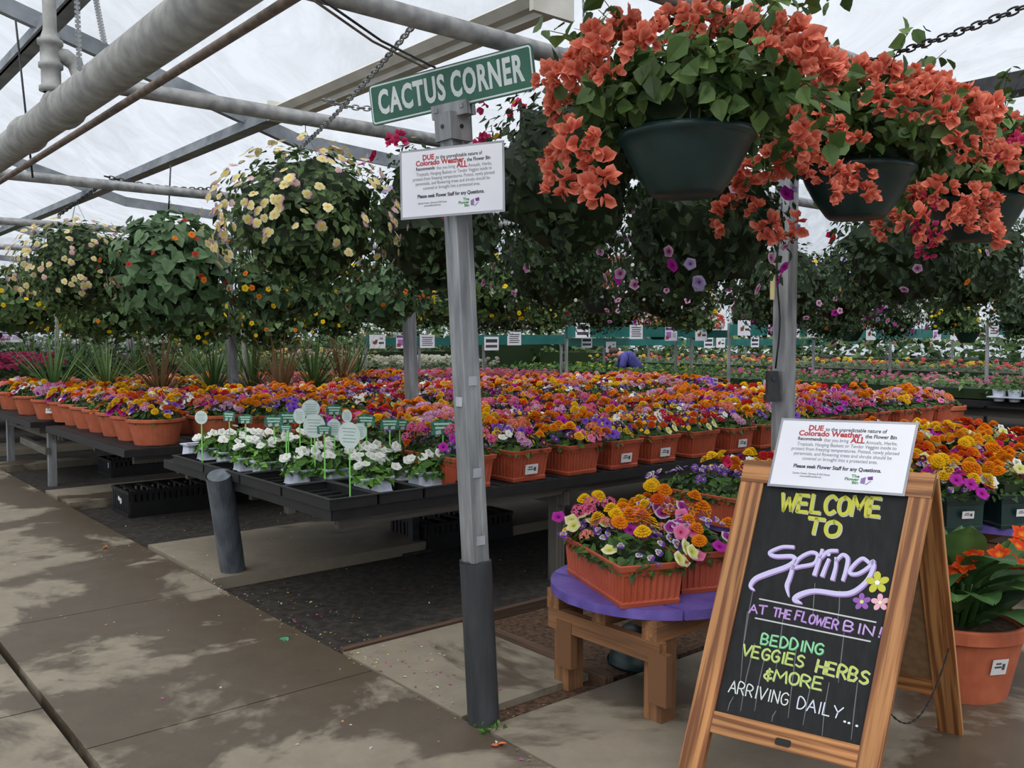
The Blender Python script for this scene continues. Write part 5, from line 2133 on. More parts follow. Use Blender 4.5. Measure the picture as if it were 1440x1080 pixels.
def bougainvillea(loc, label, seed, pink=0.0, rz=0.0, lean=-.12, spread=.40, bare=.55, cen=()):
    rr = np.random.default_rng(seed)
    t = thing('hanging_basket', label, 'hanging basket', tuple(loc), rz, 'orange bougainvillea baskets on the front pipe')
    link('pot', BOWL, t)
    g = Geo()
    # woody arching shoots with leaves
    shoots = []
    for i in range(56):
        a = rr.uniform(0, 2 * math.pi)
        el = rr.uniform(.15, 1.25) if i < 46 else rr.uniform(1.0, 1.35)
        L_ = rr.uniform(.30, .48) if i < 46 else rr.uniform(.50, .62)
        d = np.array([math.cos(a) * math.cos(el), math.sin(a) * math.cos(el), math.sin(el)])
        p = np.array([.08 * math.cos(a), .08 * math.sin(a), 0.0])
        pts = [p]
        for k in range(9):
            p = p + d * L_ / 9
            d = d - ZA * rr.uniform(.10, .24) * (1.0 if k > 2 else .3)
            d /= np.linalg.norm(d)
            if math.hypot(p[0], p[1]) < .27 and p[2] < .03:
                p[2] = .03
            pts.append(p)
        shoots.append(pts)
        g.tube(pts, [.004 - .0003 * k for k in range(10)], 4, 0, False, (.08, .07, .03))
    P_, N_ = [], []
    for pts in shoots:
        for k in range(1, 10):
            for q in range(2 + (k > 6)):
                P_.append(pts[k] + rr.normal(size=3) * .022)
                dd = pts[k] - pts[k - 1]
                N_.append(dd / np.linalg.norm(dd) * .4 + rr.normal(size=3) * .5 + np.array([0, 0, .1]))
    leaves(g, np.array(P_), np.array(N_), .062, GB, BROAD_T, .35)
    P_, N_ = shell(520, (0, 0, .10), (spread * .92, spread * .92, .30), -.25, 1, .5, 1.0)
    leaves(g, P_, N_, .060, GB, BROAD_T, .4)
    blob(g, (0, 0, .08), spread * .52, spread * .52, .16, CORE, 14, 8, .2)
    link('foliage', g.mesh('foliage', LEAF), t)
    # bract bunches: dense patches towards the light, fewer over the pot's face
    n = 0
    cen = [np.array(q, float) for q in cen]
    for i in range(4000):
        if n >= 98:
            break
        d = rr.normal(size=3)
        d /= np.linalg.norm(d)
        if d[2] < -.30:
            continue
        if d[2] < .30 and abs(math.atan2(d[0] - lean, -d[1])) < bare:
            continue
        best = max(float(np.dot(d, c) / np.linalg.norm(c)) for c in cen)
        if best < .80:
            continue
        q = rr.uniform(.92, 1.10)
        p = np.array([d[0] * spread * q * 1.10, d[1] * spread * q * 1.05, .08 + d[2] * .25 * q])
        if d[2] < .12:
            p[2] -= rr.uniform(0, .30)
            p[:2] *= 1.04
        kind = 'bou_p' if rr.random() < pink else 'bou'
        bloom_objs([(kind, tuple(p), d + np.array([0, 0, .3]) + rr.normal(size=3) * .3, rr.uniform(.8, 1.3))], t)
        n += 1
    hk = 2.6 - loc[2] - .036
    link('hanger', wires_geo(hk).mesh('hanger', GALV), t)
    return t


bougainvillea(tuple(G(2.40, 1.96, 2.165)), 'big orange bougainvillea basket nearest the street sign', 61, cen=((-1, -.2, .4), (-.9, -.45, .05), (-.6, -.4, .75), (-.1, -.3, 1), (.5, -.5, .8), (.9, -.3, .1), (.9, .1, -.2), (-.9, 0, -.25), (0, .5, .8)))
bougainvillea(tuple(G(3.49, 1.96, 2.18)), 'orange bougainvillea basket in the middle, in front of the post', 62, .0, bare=.1, spread=.43, cen=((-.3, -.7, .7), (.2, -.8, .6), (.6, -.6, .4), (-.8, -.4, .2), (0, -.9, .3), (-.9, -.1, -.25), (.8, -.3, -.3), (0, 0, 1), (.5, -.8, .2)))
bougainvillea(tuple(G(4.62, 1.96, 2.165)), 'orange and pink bougainvillea basket at the right edge', 63, .22, bare=.1, cen=((-.6, -.6, .5), (0, -.7, .7), (.5, -.8, .3), (-.8, -.3, .2), (.4, -.9, .1), (-.9, -.2, -.35), (.2, .3, 1)))

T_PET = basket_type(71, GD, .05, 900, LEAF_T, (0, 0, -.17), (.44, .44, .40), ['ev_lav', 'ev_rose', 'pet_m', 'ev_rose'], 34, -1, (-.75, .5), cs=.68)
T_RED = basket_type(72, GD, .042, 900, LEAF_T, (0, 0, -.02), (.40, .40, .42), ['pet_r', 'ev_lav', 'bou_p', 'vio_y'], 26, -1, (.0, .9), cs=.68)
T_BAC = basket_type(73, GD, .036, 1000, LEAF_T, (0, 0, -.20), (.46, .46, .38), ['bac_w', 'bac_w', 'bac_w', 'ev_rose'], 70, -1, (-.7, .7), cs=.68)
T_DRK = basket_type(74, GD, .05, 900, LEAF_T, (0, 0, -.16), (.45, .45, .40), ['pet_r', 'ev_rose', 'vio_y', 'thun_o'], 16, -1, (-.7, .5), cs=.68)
T_VIO = basket_type(75, [(.065, .12, .035), (.095, .165, .05), (.045, .09, .03), (.13, .20, .07)], .05, 1300, LEAF_T, (0, 0, -.05), (.46, .46, .38), ['vb_yp', 'vb_y', 'vb_yp', 'vb_pk', 'vb_y', 'vb_yp'], 230, -1, (-.55, .98), cs=.7)
T_HRT = basket_type(76, GH, .085, 520, HEART_T, (0, 0, -.05), (.47, .47, .46), ['thun_r', 'thun_o', 'thun_r'], 26, -1, (-.5, .9), cs=.62)
T_ORG = basket_type(77, GH, .07, 460, HEART_T, (0, 0, -.05), (.46, .46, .30), ['thun_o', 'thun_r', 'thun_y'], 34, -1, (-.7, .7), cs=.62)
T_YEL = basket_type(78, [(.07, .13, .035), (.11, .19, .055), (.05, .10, .03), (.11, .18, .06)], .065, 480, HEART_T, (0, 0, -.08), (.46, .46, .36), ['thun_y'], 46, -1, (-.8, .8), cs=.62)
T_YEL2 = basket_type(79, [(.07, .13, .035), (.11, .19, .055), (.05, .10, .03), (.12, .19, .07)], .065, 440, HEART_T, (0, 0, -.12), (.42, .42, .38), ['thun_y', 'thun_y', 'thun_o'], 40, -1, (-.8, .8), cs=.62)
T_WHT = basket_type(80, GL, .05, 420, LEAF_T, (0, 0, .06), (.34, .34, .24), ['pet_w'], 70, -.3, (-.2, 1))
T_COR = basket_type(81, GL, .05, 380, LEAF_T, (0, 0, .06), (.34, .34, .22), ['ger_c', 'ger_c', 'bou'], 60, -.3, (-.2, 1))

R1 = 2.17
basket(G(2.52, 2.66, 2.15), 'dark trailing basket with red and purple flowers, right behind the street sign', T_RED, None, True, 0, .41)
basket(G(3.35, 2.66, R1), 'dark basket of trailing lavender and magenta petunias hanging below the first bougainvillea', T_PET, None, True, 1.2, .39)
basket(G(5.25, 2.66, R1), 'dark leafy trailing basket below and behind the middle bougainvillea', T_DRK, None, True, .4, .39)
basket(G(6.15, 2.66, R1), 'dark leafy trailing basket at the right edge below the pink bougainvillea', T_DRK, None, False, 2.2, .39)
basket(G(2.18, 4.23, 2.13), 'basket of pale yellow and purple violas hanging left of the notice', T_VIO, None, False, 0, .43)
basket(G(3.0, 4.23, 2.16), 'dark leafy basket behind the notice and the sign post', T_RED, None, False, 2.0, .34, scale=1.18)
basket(G(3.92, 4.23, 2.17), 'basket of tiny white trailing flowers just right of the sign post', T_BAC, None, False, .6, .39)
basket(G(4.95, 4.23, 2.12), 'leafy basket with pale flowers behind the lavender petunias', T_BAC, None, False, 3.6, .44)
basket(G(6.4, 4.23, 2.05), 'shaded basket behind the post, with yellow spots', T_DRK, None, False, 1.0, .5)
basket(G(7.4, 4.23, 2.1), 'shaded basket far right behind the dark leafy baskets', T_PET, None, False, 2.0, .46)
basket(G(1.98, 7.7, 2.08), 'leftmost basket of pale yellow and purple violas', T_VIO, None, False, 2.1, .5)
basket(G(2.46, 7.0, 2.06), 'large heart-leaved vine basket with small dark red flowers at left', T_HRT, None, False, 0, .50)
basket(G(3.35, 7.0, 1.97), 'vine basket with orange flowers in a dark pot under the violas', T_ORG, None, False, 0, .6)
basket(G(4.35, 7.0, 1.95), 'vine basket with orange and yellow flowers just left of the sign post', T_ORG, None, False, 2.4, .62)
basket(G(5.24, 5.13, 1.87), 'low dark pot with orange and yellow flowers hanging right of the sign post', T_COR, None, False, 0, .7)
basket(G(5.7, 7.0, 2.06), 'leafy basket over the second bench, behind the tiny white flowers', T_YEL, None, False, 1.0, .5)
basket(G(7.1, 7.0, 2.06), 'shaded leafy basket over the second bench, seen past the petunias', T_DRK, None, False, 1.0, .5)
basket(G(8.6, 7.0, 2.06), 'shaded leafy basket over the right end of the second bench', T_YEL2, None, False, 1.7, .5)
k = 0
for v_, u0, n, st_, zz, nm in ((9.85, 2.0, 11, .86, 2.05, 'second row from the back'), (12.7, 1.6, 14, .92, 2.10, 'back row'), (16.2, 2.2, 16, 1.0, 2.15, 'farthest row')):
    for i in range(n):
        ty = (T_YEL, T_YEL2)[(i + k) % 2] if i < n * .6 else (T_YEL2, T_DRK, T_PET, T_BAC)[(i + k) % 4]
        basket(G(u0 + i * st_, v_ + random.uniform(-.1, .1), zz + random.uniform(-.07, .07) - (.16 if i < n * .42 else 0)), 'hanging basket of yellow-flowered vines, %s, %s from the aisle' % (nm, ORD[i]) if i < n * .6 else 'hanging basket of shaded trailing plants, %s, %s from the aisle' % (nm, ORD[i]),
               ty, None, False, random.uniform(0, 6), None, 'hanging baskets deep in the greenhouse')
    k += 1
for i in range(9):
    u_, v_ = 10.8 + (i % 3) * 1.7, 4.0 + (i // 3) * 2.4
    basket(G(u_, v_, 2.05 + random.uniform(-.1, .1)), 'shaded hanging basket over the right-hand benches, %s row, %s along' % (ORD[i // 3], ORD[i % 3]), (T_DRK, T_PET, T_YEL2)[i % 3], None, False, random.uniform(0, 6), None, 'hanging baskets over the right-hand benches')
for i, (x, y, dd, ty, lab) in enumerate(((1262, 452, 13, T_WHT, 'low basket of white flowers just above the teal rail'), (1196, 462, 13.5, T_COR, 'low basket of pink and red flowers beside the white one'),
                                       (985, 462, 15, T_COR, 'low basket of coral flowers resting above the teal rail'), (925, 462, 15.5, T_COR, 'low basket of coral flowers left of the other coral basket'), (1360, 466, 15, T_WHT, 'far basket of white flowers near the right rail'))):
    basket(ond(x, y, dd), lab, ty, None, False, i, None, 'low flower baskets above the teal rails')

# ================================================================== BACK BEDS, SPIKY PLANTS, RAILS
def bed_stuff(name, label, u0, u1, v0, v1, z, h, lc, n, size, fl=(), nf=0, fr=.03, tmpl=LEAF_T):
    g = Geo()
    P_ = np.stack([RNG.uniform(u0, u1, n), RNG.uniform(v0, v1, n), z + h * RNG.random(n) ** .6], 1)
    W_ = P_[:, :1] * U + P_[:, 1:2] * V + P_[:, 2:] * ZA
    leaves(g, W_, np.tile((0, -.2, .8), (n, 1)) + RNG.normal(size=(n, 3)) * .5, size, lc, tmpl, .4)
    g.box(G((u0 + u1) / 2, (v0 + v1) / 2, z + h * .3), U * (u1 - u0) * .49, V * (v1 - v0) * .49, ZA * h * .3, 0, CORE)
    if nf:
        for c in fl:
            m = nf // len(fl)
            P_ = np.stack([RNG.uniform(u0, u1, m), RNG.uniform(v0, v1, m), z + h * RNG.uniform(.8, 1.15, m)], 1)
            W_ = P_[:, :1] * U + P_[:, 1:2] * V + P_[:, 2:] * ZA
            T = (BALL_T[0] * fr, BALL_T[1], BALL_T[2])
            g.scatter(T, frames(RNG.normal(size=(m, 3)) * .4 + (0, 0, 1)), W_, np.repeat(np.array([[np.array(c) * .8, c, np.array(c) * 1.1]]), m, 0), .2)
    o = link(name, g.mesh(name, LEAF))
    o['kind'] = 'stuff'
    o['label'] = label
    o['category'] = 'bedding plants'
    return o


GR = [(.09, .17, .045), (.12, .22, .06), (.07, .13, .035), (.15, .25, .09)]
bench('plant_bench', 'right-hand bench of green bedding plants with a dark underside', 11.2, 13.6, .5, 14, .72, (11.4, 13.3), legm=GALV, slats=True)
bench('plant_bench', 'farther right-hand bench of bedding plants behind the pink ones', 14.6, 17, .5, 15, .76, (14.9, 16.7), legm=GALV)
bed_stuff('bedding_foliage', 'green bedding plants with pink flowers on the right-hand bench', 11.25, 13.55, 1.2, 9.0, .74, .20, GR, 5200, .075, [(.62, .12, .28), (.70, .25, .38)], 260, .035)
bed_stuff('bedding_foliage', 'leafy green bedding plants behind the mixed flowers, right of the sign post', 11.25, 13.5, 9.1, 13.8, .74, .20, [(.05, .12, .03), (.08, .18, .04), (.10, .20, .03)], 4200, .085, [(.8, .65, .05)], 40, .03)
bed_stuff('bedding_foliage', 'grey-green and yellow bedding plants on the farther right-hand bench', 14.65, 16.95, 1, 14.8, .78, .24, [(.14, .19, .11), (.18, .24, .14), (.10, .15, .06)], 4200, .10, [(.7, .10, .12), (.75, .55, .06)], 260, .05)
bed_stuff('bedding_foliage', 'silvery white-flecked foliage at the right edge', 11.0, 13.2, .6, 2.9, .76, .28, [(.22, .28, .18), (.30, .36, .25), (.16, .22, .12)], 2000, .06, [(.62, .66, .55)], 200, .02)
bed_stuff('bedding_foliage', 'pink and red plumes behind the mixed flowers beside the sign post', 7.2, 9.8, 10.2, 12.4, .64, .26, [(.10, .12, .06), (.07, .12, .04)], 1400, .08, [(.48, .08, .12), (.58, .22, .24), (.50, .12, .20)], 620, .045)
bed_stuff('bedding_foliage', 'pale plumes and foliage behind the pink ones', 8.2, 10.9, 13.3, 15.5, .64, .40, [(.10, .15, .07), (.14, .19, .10)], 2000, .10, [(.62, .64, .52), (.55, .50, .40)], 420, .045)
bed_stuff('bedding_foliage', 'mixed foliage with white and yellow flowers behind the spiky grasses', 4.8, 8.2, 13.3, 15.5, .64, .55, GR, 2800, .10, [(.72, .74, .66), (.75, .55, .08), (.60, .30, .40)], 150, .035)
bed_stuff('bedding_foliage', 'dark shrubs and pale flowers at far left behind the grasses', 2.2, 4.8, 13.4, 15.5, .64, .72, GD, 3000, .10, [(.55, .45, .62), (.70, .72, .66)], 130, .035)
bed_stuff('bedding_foliage', 'far green shrubs along the back of the greenhouse', 2.2, 12.9, 16.5, 18.7, .64, .85, GD + GR, 5200, .14, [(.70, .72, .66), (.6, .2, .2)], 120, .04)
bed_stuff('bedding_foliage', 'distant mixed plants low along the far end wall', -3, 22, 21, 24, .3, 1.75, GD + GR, 8500, .2, [(.7, .3, .2), (.72, .74, .7), (.7, .5, .1)], 260, .07)
bed_stuff('bedding_foliage', 'distant shrubs and bedding along the right side of the greenhouse', 18.5, 21.5, -3, 21, .2, 1.35, GD + GR, 7000, .2, [(.7, .3, .2), (.72, .74, .7), (.6, .15, .3)], 260, .07)
bed_stuff('bedding_foliage', 'red ageratum-like flowers along the back of the third bench', 2.9, 7.0, 12.0, 12.45, .64, .24, GL, 700, .06, [(.55, .02, .03), (.6, .05, .08)], 260, .04)


def spiky(loc, label, col, n, L_, seed):
    rr = np.random.default_rng(seed)
    t = thing('grass_plant', label, 'spiky plant', tuple(loc), 0, 'spiky grass plants behind the flower benches')
    g = Geo()
    for i in range(n):
        a = rr.uniform(0, 2 * math.pi)
        el = rr.uniform(.55, 1.45)
        d = np.array([math.cos(a) * math.cos(el), math.sin(a) * math.cos(el), math.sin(el)])
        s = np.cross(d, ZA)
        s /= np.linalg.norm(s)
        p = np.array([0, 0, .16])
        l = L_ * rr.uniform(.6, 1.1)
        vs, fs = [], []
        for k in range(6):
            wv = .013 * (1 - (k / 5) ** 1.5) + .0015
            vs += [p - s * wv, p + s * wv]
            p = p + d * l / 5
            d = d - ZA * .10 * rr.uniform(.4, 1.4)
            d /= np.linalg.norm(d)
        fs = [(2 * k, 2 * k + 1, 2 * k + 3, 2 * k + 2) for k in range(5)]
        g.add(vs, fs, 0, np.array(col) * rr.uniform(.7, 1.3))
    link('foliage', g.mesh('foliage', LEAF), t)
    g = Geo()
    g.lathe([(0, 0), (.07, 0), (.09, .15), (.096, .16), (.09, .17), (0, .155)], n=16)
    link('pot', g.mesh('pot', BLACKP), t)


sp = [(75, 10.3), (150, 10.9), (225, 9.9), (300, 10.6), (355, 10.8), (395, 10.2), (440, 11.4), (480, 12.0), (110, 12.2), (190, 12.4), (270, 12.6), (500, 13.0), (40, 12.0), (330, 12.8)]
for i, (x, dd) in enumerate(sp):
    q = ond(x, 500, dd)
    bz_ = .63
    spiky((q[0], q[1], bz_), 'spiky grass plant with %s arching blades, %s' % ('bronze' if i in (2, 5, 7) else 'green', ('leftmost, above the pale pink pot', 'second from left', 'bronze, third from left', 'beside the grey post', 'right of the grey post', 'bronze, right of the white post', 'farther right of the post', 'bronze, near the sign post', 'behind the leftmost', 'behind the second', 'behind the bronze one', 'smallest at right', 'at the far left edge', 'behind the grey post')[i]),
          (.22, .13, .06) if i in (2, 5, 7) else ((.09, .17, .05), (.12, .20, .06), (.07, .14, .05))[i % 3], 60, .86, 900 + i)
g = Geo()
q0 = ond(18, 512, 11.2)
for k in range(160):
    p = q0 + np.array([RNG.normal() * .28, RNG.normal() * .18, RNG.uniform(-.06, .14)])
    g.scatter((BALL_T[0] * .035, BALL_T[1], BALL_T[2]), frames(RNG.normal(size=(1, 3)) * .3 + (0, 0, 1)), p[None], np.array([[(.25, .01, .07), (.40, .02, .12), (.48, .03, .16)]]), .2)
n = 400
P_ = q0 + np.stack([RNG.normal(size=n) * .3, RNG.normal(size=n) * .2, RNG.uniform(-.5, .05, n)], 1)
leaves(g, P_, RNG.normal(size=(n, 3)) + (0, 0, .5), .09, GD)
t = link('celosia_clump', g.mesh('celosia_clump', LEAF))
tag(t, 'clump of deep magenta plumes at the far left edge', 'flowers')
t['kind'] = 'stuff'


# teal rails with price cards
def card(c, ax, w_, h_, label, style):
    """a printed card hung on a rail; ax = unit vector along the rail"""
    nrm = np.array([ax[1], -ax[0], 0])
    c = np.asarray(c) + nrm * .022
    t = thing('price_card', label, 'price card', tuple(c), 0, 'price cards on the teal rails')
    g = Geo()
    g.box(c, ax * w_ / 2, nrm * .001, ZA * h_ / 2)
    sub('sheet', g, PAPER, t)
    g = Geo()
    f = c + nrm * .002

    def r_(x0, x1, y0, y1, col):
        g.add([f + ax * x * w_ / 2 + ZA * y * h_ / 2 for x, y in ((x0, y0), (x1, y0), (x1, y1), (x0, y1))], [(0, 1, 2, 3)], 0, col)
    if style == 0:
        for i in range(5):
            y = .62 - i * .3
            r_(-.75 + .06 * (i % 2), .75 - .08 * (i % 3), y - .07, y + .07, (.10, .10, .11))
    elif style == 1:
        r_(-.6, -.1, -.4, .1, (.35, .06, .05))
        r_(-.3, .0, -.2, .3, (.08, .2, .06))
        r_(.15, .8, -.35, -.05, (.08, .08, .09))
        r_(.3, .7, .3, .6, (.3, .3, .32))
    elif style == 2:
        r_(-.95, .95, .55, .9, (.28, .10, .42))
        r_(-.8, .0, -.6, .3, (.45, .20, .5))
        r_(-.9, -.4, -.8, -.3, (.55, .08, .12))
        r_(.2, .8, -.5, .2, (.55, .5, .62))
    else:
        r_(-.8, .8, .15, .65, (.06, .06, .07))
        r_(-.8, .8, -.6, -.2, (.08, .08, .09))
    sub('printing', g, PRINT, t)


def rail(label, x0, d0, x1, yt, yb, posts, cards, L_=None, lower=False):
    a = ond(x0, yt, d0)
    zt, zb = a[2], ond(x0, yb, d0)[2]
    # along U from the start until photo column x1
    k = (x1 - 720) / F
    tt = (k * a[1] * (1) - a[0]) / (U[0] - k * U[1])
    b = a + U * tt
    t = thing('rail', label, 'rail', (a[0], a[1], 0))
    g = Geo()
    g.beam((*a[:2], (zt + zb) / 2), (*b[:2], (zt + zb) / 2), .035, zt - zb, grain=False)
    sub('band', g, RAILG, t)
    for f in posts:
        p = a + (b - a) * f
        g = Geo()
        q = p - np.array([U[1], -U[0], 0]) * -.0
        g.beam((q[0] - V[0] * -.035, q[1] - V[1] * -.035, -.075), (q[0] - V[0] * -.035, q[1] - V[1] * -.035, zt + .02), .035, .035, V, grain=False)
        sub('post', g, GALV, t)
    for i, (x, style, dy) in enumerate(cards):
        k = (x - 720) / F
        s = (k * a[1] - a[0]) / (U[0] - k * U[1])
        p = a + U * s
        p[2] = (zt + zb) / 2 + dy
        card(p, U, .30, .22, 'small white %s card, %s from the left on the %s' % (('text', 'picture', 'purple picture', 'bold text')[style], ORD[i], label.split(',')[0]), style)


rail('near left rail, teal band low behind the grey posts', 513, 14.5, 640, 475, 486, (0.02, .6), ((530, 1, 0), (567, 2, 0), (600, 0, 0)))
rail('left middle rail, teal band right of the sign post', 668, 14.5, 797, 471, 485, (.1, .95), ((722, 0, .02), (690, 3, -.06)))
rail('middle rail, teal band with a bold card', 797, 13.2, 960, 459, 474, (0.01, .95), ((818, 3, .02), (893, 0, 0), (942, 2, -.03)))
rail('pot rail, teal band behind coral baskets', 962, 14.5, 1024, 464, 475, (.2,), ((984, 1, 0),))
rail('long rail, teal band with purple card, left of the post', 1027, 12.8, 1150, 456, 472, (0.01, .97), ((1044, 1, .03), (1085, 2, .02), (1114, 0, 0), (1140, 1, 0)))
rail('right middle rail, teal band behind the post', 1165, 13.8, 1346, 461, 476, (.45, .97), ((1196, 2, 0), (1222, 1, 0), (1315, 2, 0), (1339, 1, 0)))
rail('right edge rail, teal band with a striped notice', 1392, 11.5, 1460, 452, 471, (.02,), ((1394, 0, 0),))
rail('lower right rail, thin far band under the long one', 966, 18.5, 1300, 477, 487, (.2, .5, .8), ((995, 3, 0), (1012, 1, 0), (1060, 3, 0), (1105, 3, .1), (1180, 1, 0), (1240, 3, 0), (1270, 3, .1)))
rail('lower middle rail, thin far band under the bold card', 800, 18, 957, 476, 487, (.3, .7), ((824, 3, 0), (858, 1, -.1)))

# trays in white and black pots on the right-hand bench
for i, (u_, v_) in enumerate(((11.15, 4.25), (11.12, 3.1), (11.15, 2.5), (11.15, 7.4), (11.15, 8.7))):
    t = thing('pot_tray', 'white multi-pot carrier with foliage, %s from the right on the right-hand bench' % ('third', 'second', 'first', 'fourth', 'fifth')[i], 'potted plants', tuple(G(u_, v_, .735)), TH, 'white pot carriers on the right-hand bench edge')
    for k in range(3):
        g = Geo()
        g.lathe([(0, .0), (.055, 0), (.075, .13), (.08, .135), (.07, .13), (0, .12)], (0, (k - 1) * .17, 0), n=12)
        link('pot', g.mesh('pot', WHITEPL), t)
    g = Geo()
    g.box((0, 0, .05), (.10, 0, 0), (0, .27, 0), (0, 0, .006))
    link('carrier', g.mesh('carrier', WHITEPL), t)
    g = Geo()
    P_ = np.stack([RNG.normal(size=160) * .07, RNG.uniform(-.25, .25, 160), .12 + RNG.random(160) * .16], 1)
    leaves(g, P_, np.tile((0, 0, .8), (160, 1)) + RNG.normal(size=(160, 3)) * .6, .06, GR)
    link('foliage', g.mesh('foliage', LEAF), t)
for i, (u_, v_) in enumerate(((10.75, 6.2), (10.8, 3.2), (10.8, 4.9))):
    t = thing('round_pot', ('terracotta pot on the ground beside the right-hand bench, farthest', 'terracotta pot at the right edge beside the bench', 'terracotta pot beside the right-hand bench, middle one')[i], 'flower pot', tuple(G(u_, v_, .32)), 0, 'terracotta pots beside the right-hand bench')
    link('pot', round_mesh('pot', .17, .24, .36, TERRA2), t)
    g = Geo()
    bed_foliage(g, .22, .22, .33, .14, 150, round_=True)
    link('foliage', g.mesh('foliage', LEAF), t)
g = Geo()
g.box(G(10.8, 4.7, .16), U * .28, V * 2.0, ZA * .155)
tag(link('low_bench', g.mesh('low_bench', BLACKP)), 'low dark step bench in front of the right-hand bench', 'bench')

# ================================================================== PERSON stooping between the benches
def skin_body(verts, edges, radii, mat_, name, levels=2):
    me = bpy.data.meshes.new(name)
    me.from_pydata(verts, edges, [])
    o = bpy.data.objects.new(name, me)
    COL.objects.link(o)
    md = o.modifiers.new('skin', 'SKIN')
    for i, r in enumerate(radii):
        me.skin_vertices[0].data[i].radius = r if isinstance(r, tuple) else (r, r)
    me.skin_vertices[0].data[0].use_root = True
    md.use_smooth_shade = True
    sd = o.modifiers.new('sub', 'SUBSURF')
    sd.levels = sd.render_levels = levels
    dg = bpy.context.evaluated_depsgraph_get()
    m2 = bpy.data.meshes.new_from_object(o.evaluated_get(dg))
    m2.name = name
    bpy.data.objects.remove(o)
    m2.materials.clear()
    m2.materials.append(mat_)
    return m2


pp_ = ond(896, 495, 16.5)
per = thing('person', 'person in blue clothes stooping among the plants below the teal rail', 'person', (pp_[0], pp_[1], -.07))
per.scale = (.93, .93, .93)
bv = [(0.05, 0, .92), (-.05, 0, 1.10), (-.20, 0, 1.25), (-.31, 0, 1.31), (-.37, 0, 1.33), (-.45, 0, 1.33), (-.52, 0, 1.32),
      (.04, -.10, .86), (.0, -.11, .48), (.06, -.11, .09), (-.06, -.11, .05), (.04, .10, .86), (.02, .11, .48), (.10, .11, .09), (-.02, .11, .05),
      (-.27, -.19, 1.25), (-.33, -.24, .98), (-.46, -.22, .80), (-.53, -.20, .76), (-.27, .19, 1.25), (-.36, .24, .98), (-.50, .22, .82), (-.57, .20, .78)]
be = [(0, 1), (1, 2), (2, 3), (3, 4), (4, 5), (5, 6), (0, 7), (7, 8), (8, 9), (9, 10), (0, 11), (11, 12), (12, 13), (13, 14), (3, 15), (15, 16), (16, 17), (17, 18), (3, 19), (19, 20), (20, 21), (21, 22)]
br = [.13, .13, .15, .10, .055, .095, .075, .085, .06, .045, .035, .085, .06, .045, .035, .06, .045, .035, .03, .06, .045, .035, .03]
link('body', skin_body(bv, be, br, SKIN, 'body'), per)
cv = [(0.05, 0, .95), (-.05, 0, 1.11), (-.20, 0, 1.26), (-.30, 0, 1.30), (-.27, -.19, 1.25), (-.33, -.24, 1.04), (-.27, .19, 1.25), (-.35, .24, 1.04)]
link('shirt', skin_body(cv, [(0, 1), (1, 2), (2, 3), (3, 4), (4, 5), (3, 6), (6, 7)], [.15, .15, .175, .11, .08, .065, .08, .065], BLUESH, 'shirt'), per)
lv = [(0.05, 0, .92), (.04, -.10, .86), (.0, -.11, .48), (.06, -.11, .12), (.04, .10, .86), (.02, .11, .48), (.10, .11, .12)]
link('trousers', skin_body(lv, [(0, 1), (1, 2), (2, 3), (0, 4), (4, 5), (5, 6)], [.15, .10, .075, .06, .10, .075, .06], NAVY, 'trousers'), per)
g = Geo()
blob(g, (-.455, 0, 1.375), .105, .09, .085, (.5, .5, .5), 14, 8, .04)
g.tint = False
link('hair', g.mesh('hair', HAIR, True), per)

# ================================================================== CRATES, HOSE, LITTER
def crate(c, lu, lv, h, label, holes=True):
    t = thing('crate', label, 'crate', tuple(c), TH)
    g = Geo()
    for sx_ in (-1, 1):
        g.box((sx_ * lu / 2, 0, h * .94), (.012, 0, 0), (0, lv / 2, 0), (0, 0, h * .06))
        g.box((sx_ * lu / 2, 0, h * .08), (.012, 0, 0), (0, lv / 2, 0), (0, 0, h * .08))
        n = int(lv / .05)
        for i in range(n):
            g.box((sx_ * lu / 2, -lv / 2 + (i + .5) * lv / n, h / 2), (.008, 0, 0), (0, lv / n * .3, 0), (0, 0, h * .45))
    for sy_ in (-1, 1):
        g.box((0, sy_ * lv / 2, h * .94), (lu / 2, 0, 0), (0, .012, 0), (0, 0, h * .06))
        g.box((0, sy_ * lv / 2, h * .3), (lu / 2, 0, 0), (0, .010, 0), (0, 0, h * .3))
        n = int(lu / .05)
        for i in range(n):
            g.box((-lu / 2 + (i + .5) * lu / n, sy_ * lv / 2, h * .75), (lu / n * .3, 0, 0), (0, .008, 0), (0, 0, h * .2))
    g.box((0, 0, .01), (lu / 2, 0, 0), (0, lv / 2, 0), (0, 0, .01))
    n = 6
    for i in range(n):
        g.box((-lu / 2 + (i + .5) * lu / n, 0, h * .97), (.02, 0, 0), (0, lv / 2, 0), (0, 0, .006))
    link('shell', g.mesh('shell', BLACKP), t)
    return t


cc = onz(183, 729, -.075)
ct = crate(cc + U * .45 + V * .24, .90, .48, .23, 'open black plastic crate on the soil near the walkway')
g = Geo()
g.box((-.458, .02, .135), (.002, 0, 0), (0, .035, .008), (0, -.003, .016))
g.box((-.458, -.02, .12), (.002, 0, 0), (0, .02, -.01), (0, .004, .02))
link('white_tag', g.mesh('white_tag', STICKW), ct)
cc = onz(158, 672, -.075)
ct = crate(cc + U * .55 + V * .25, 1.1, .5, .19, 'long flat black crate under the second bench')
g = Geo()
g.box((-.562, -.15, .13), (.002, 0, 0), (0, .012, 0), (0, 0, .03))
link('white_tag', g.mesh('white_tag', STICKW), ct)
cc = onz(602, 776, -.075)
crate(cc + U * .4 + V * .25, .8, .5, .20, 'black crate in shadow behind the tall sign post')
g = Geo()
hp = onz(250, 668, .02)
g.tube([hp + U * (i * .05) + V * .03 * math.sin(i) + ZA * (.02 + .05 * math.sin(i * .45)) for i in range(10)], .012, 8)
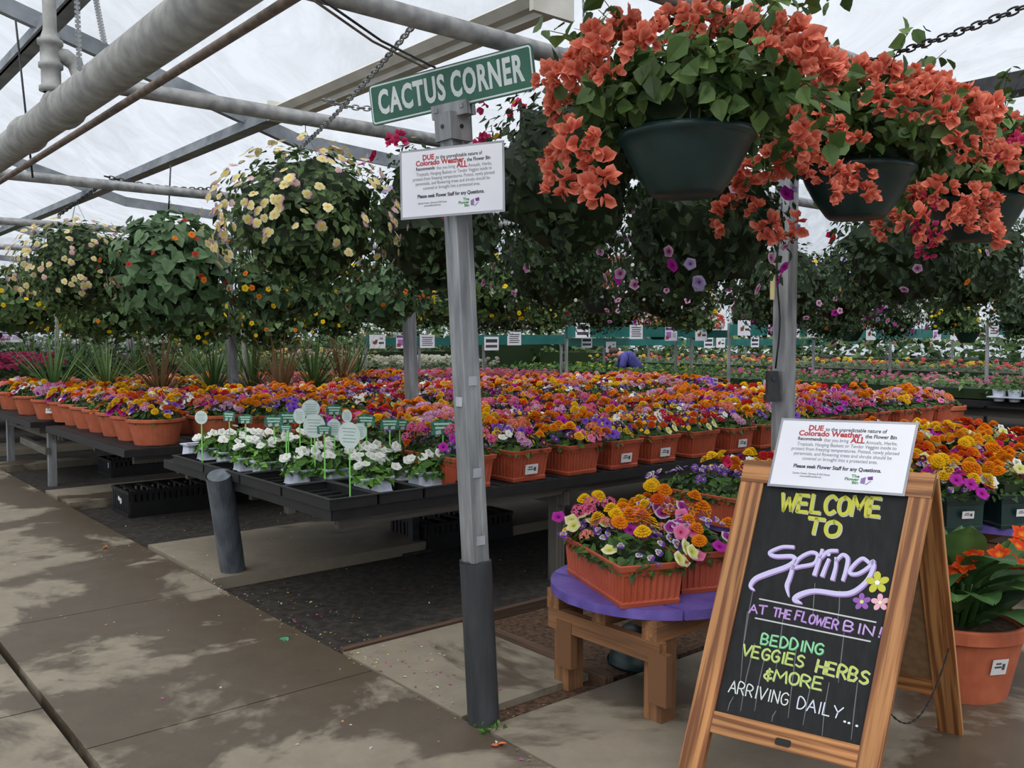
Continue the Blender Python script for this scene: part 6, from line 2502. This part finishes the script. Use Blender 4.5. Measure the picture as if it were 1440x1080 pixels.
tag(link('hose', g.mesh('hose', YELLOW, True)), 'short end of yellow hose on the concrete under the bench', 'hose')

g = Geo()
cols = [(.62, .60, .50), (.55, .30, .12), (.50, .12, .30), (.60, .55, .20), (.30, .20, .10), (.66, .62, .62)]
n = 420
pu = np.concatenate([RNG.uniform(2.12, 2.5, 260), RNG.uniform(2.2, 4.0, 160), RNG.uniform(.9, 2.05, 90), 2.1 + RNG.normal(size=160) * .05])
pv = np.concatenate([RNG.uniform(2.2, 5.2, 260), RNG.uniform(3.9, 8.6, 160), RNG.uniform(2.0, 9, 90), RNG.uniform(2.3, 7, 160)])
n = len(pu)
pz = np.where(pu < 2.09, .003, np.where((pv > 2.8) & (pv < 3.74) & (pu < 2.79), .003, np.where((pv > 5.4) & (pv < 6.6), .003, np.where(pv < 2.8, -.02, -.068))))
P_ = pu[:, None] * U + pv[:, None] * V + pz[:, None] * ZA
M = frames(RNG.normal(size=(n, 3)) * .25 + (0, 0, 1)) * RNG.uniform(.008, .022, n)[:, None, None]
ci = RNG.integers(0, len(cols), n)
C_ = np.array(cols)[ci]
g.scatter(LEAF_T, M, P_, np.stack([C_ * .8, C_], 1), .3)
o = link('petal_litter', g.mesh('petal_litter', PETAL))
o['kind'] = 'stuff'
for x, y, col, lab, s_ in ((398, 898, (.08, .36, .18), 'crumpled green wrapper on the wet walkway', .05), (699, 1050, (.74, .22, .08), 'fallen orange bract on the concrete by the post foot', .03), (146, 771, (.6, .18, .06), 'small fallen orange petal on the walkway', .025), (790, 946, (.75, .55, .05), 'fallen yellow petal by the table leg', .018)):
    g = Geo()
    p = onz(x, y, .004)
    M = frames(RNG.normal(size=(5, 3)) * .35 + (0, 0, 1)) * s_
    g.scatter(BROAD_T, M, np.tile(p, (5, 1)) + np.abs(RNG.normal(size=(5, 3))) * (.012, .012, .004), np.tile(np.array([col, col]), (5, 1, 1)), .2)
    tag(link('fallen_petal' if 'green' not in lab else 'wrapper', g.mesh('fallen_petal', PETAL)), lab, 'litter')
g = Geo()
p = onz(688, 1028, .0)
leaves(g, p + RNG.normal(size=(26, 3)) * (.025, .025, .004) + ZA * .012, RNG.normal(size=(26, 3)) + (0, 0, .6), .028, GW)
tag(link('weed', g.mesh('weed', LEAF)), 'little green weed at the foot of the sign post', 'weed')

card(ond(14, 474, 12.5), U, .30, .14, 'white and blue price card at the far left edge', 2)
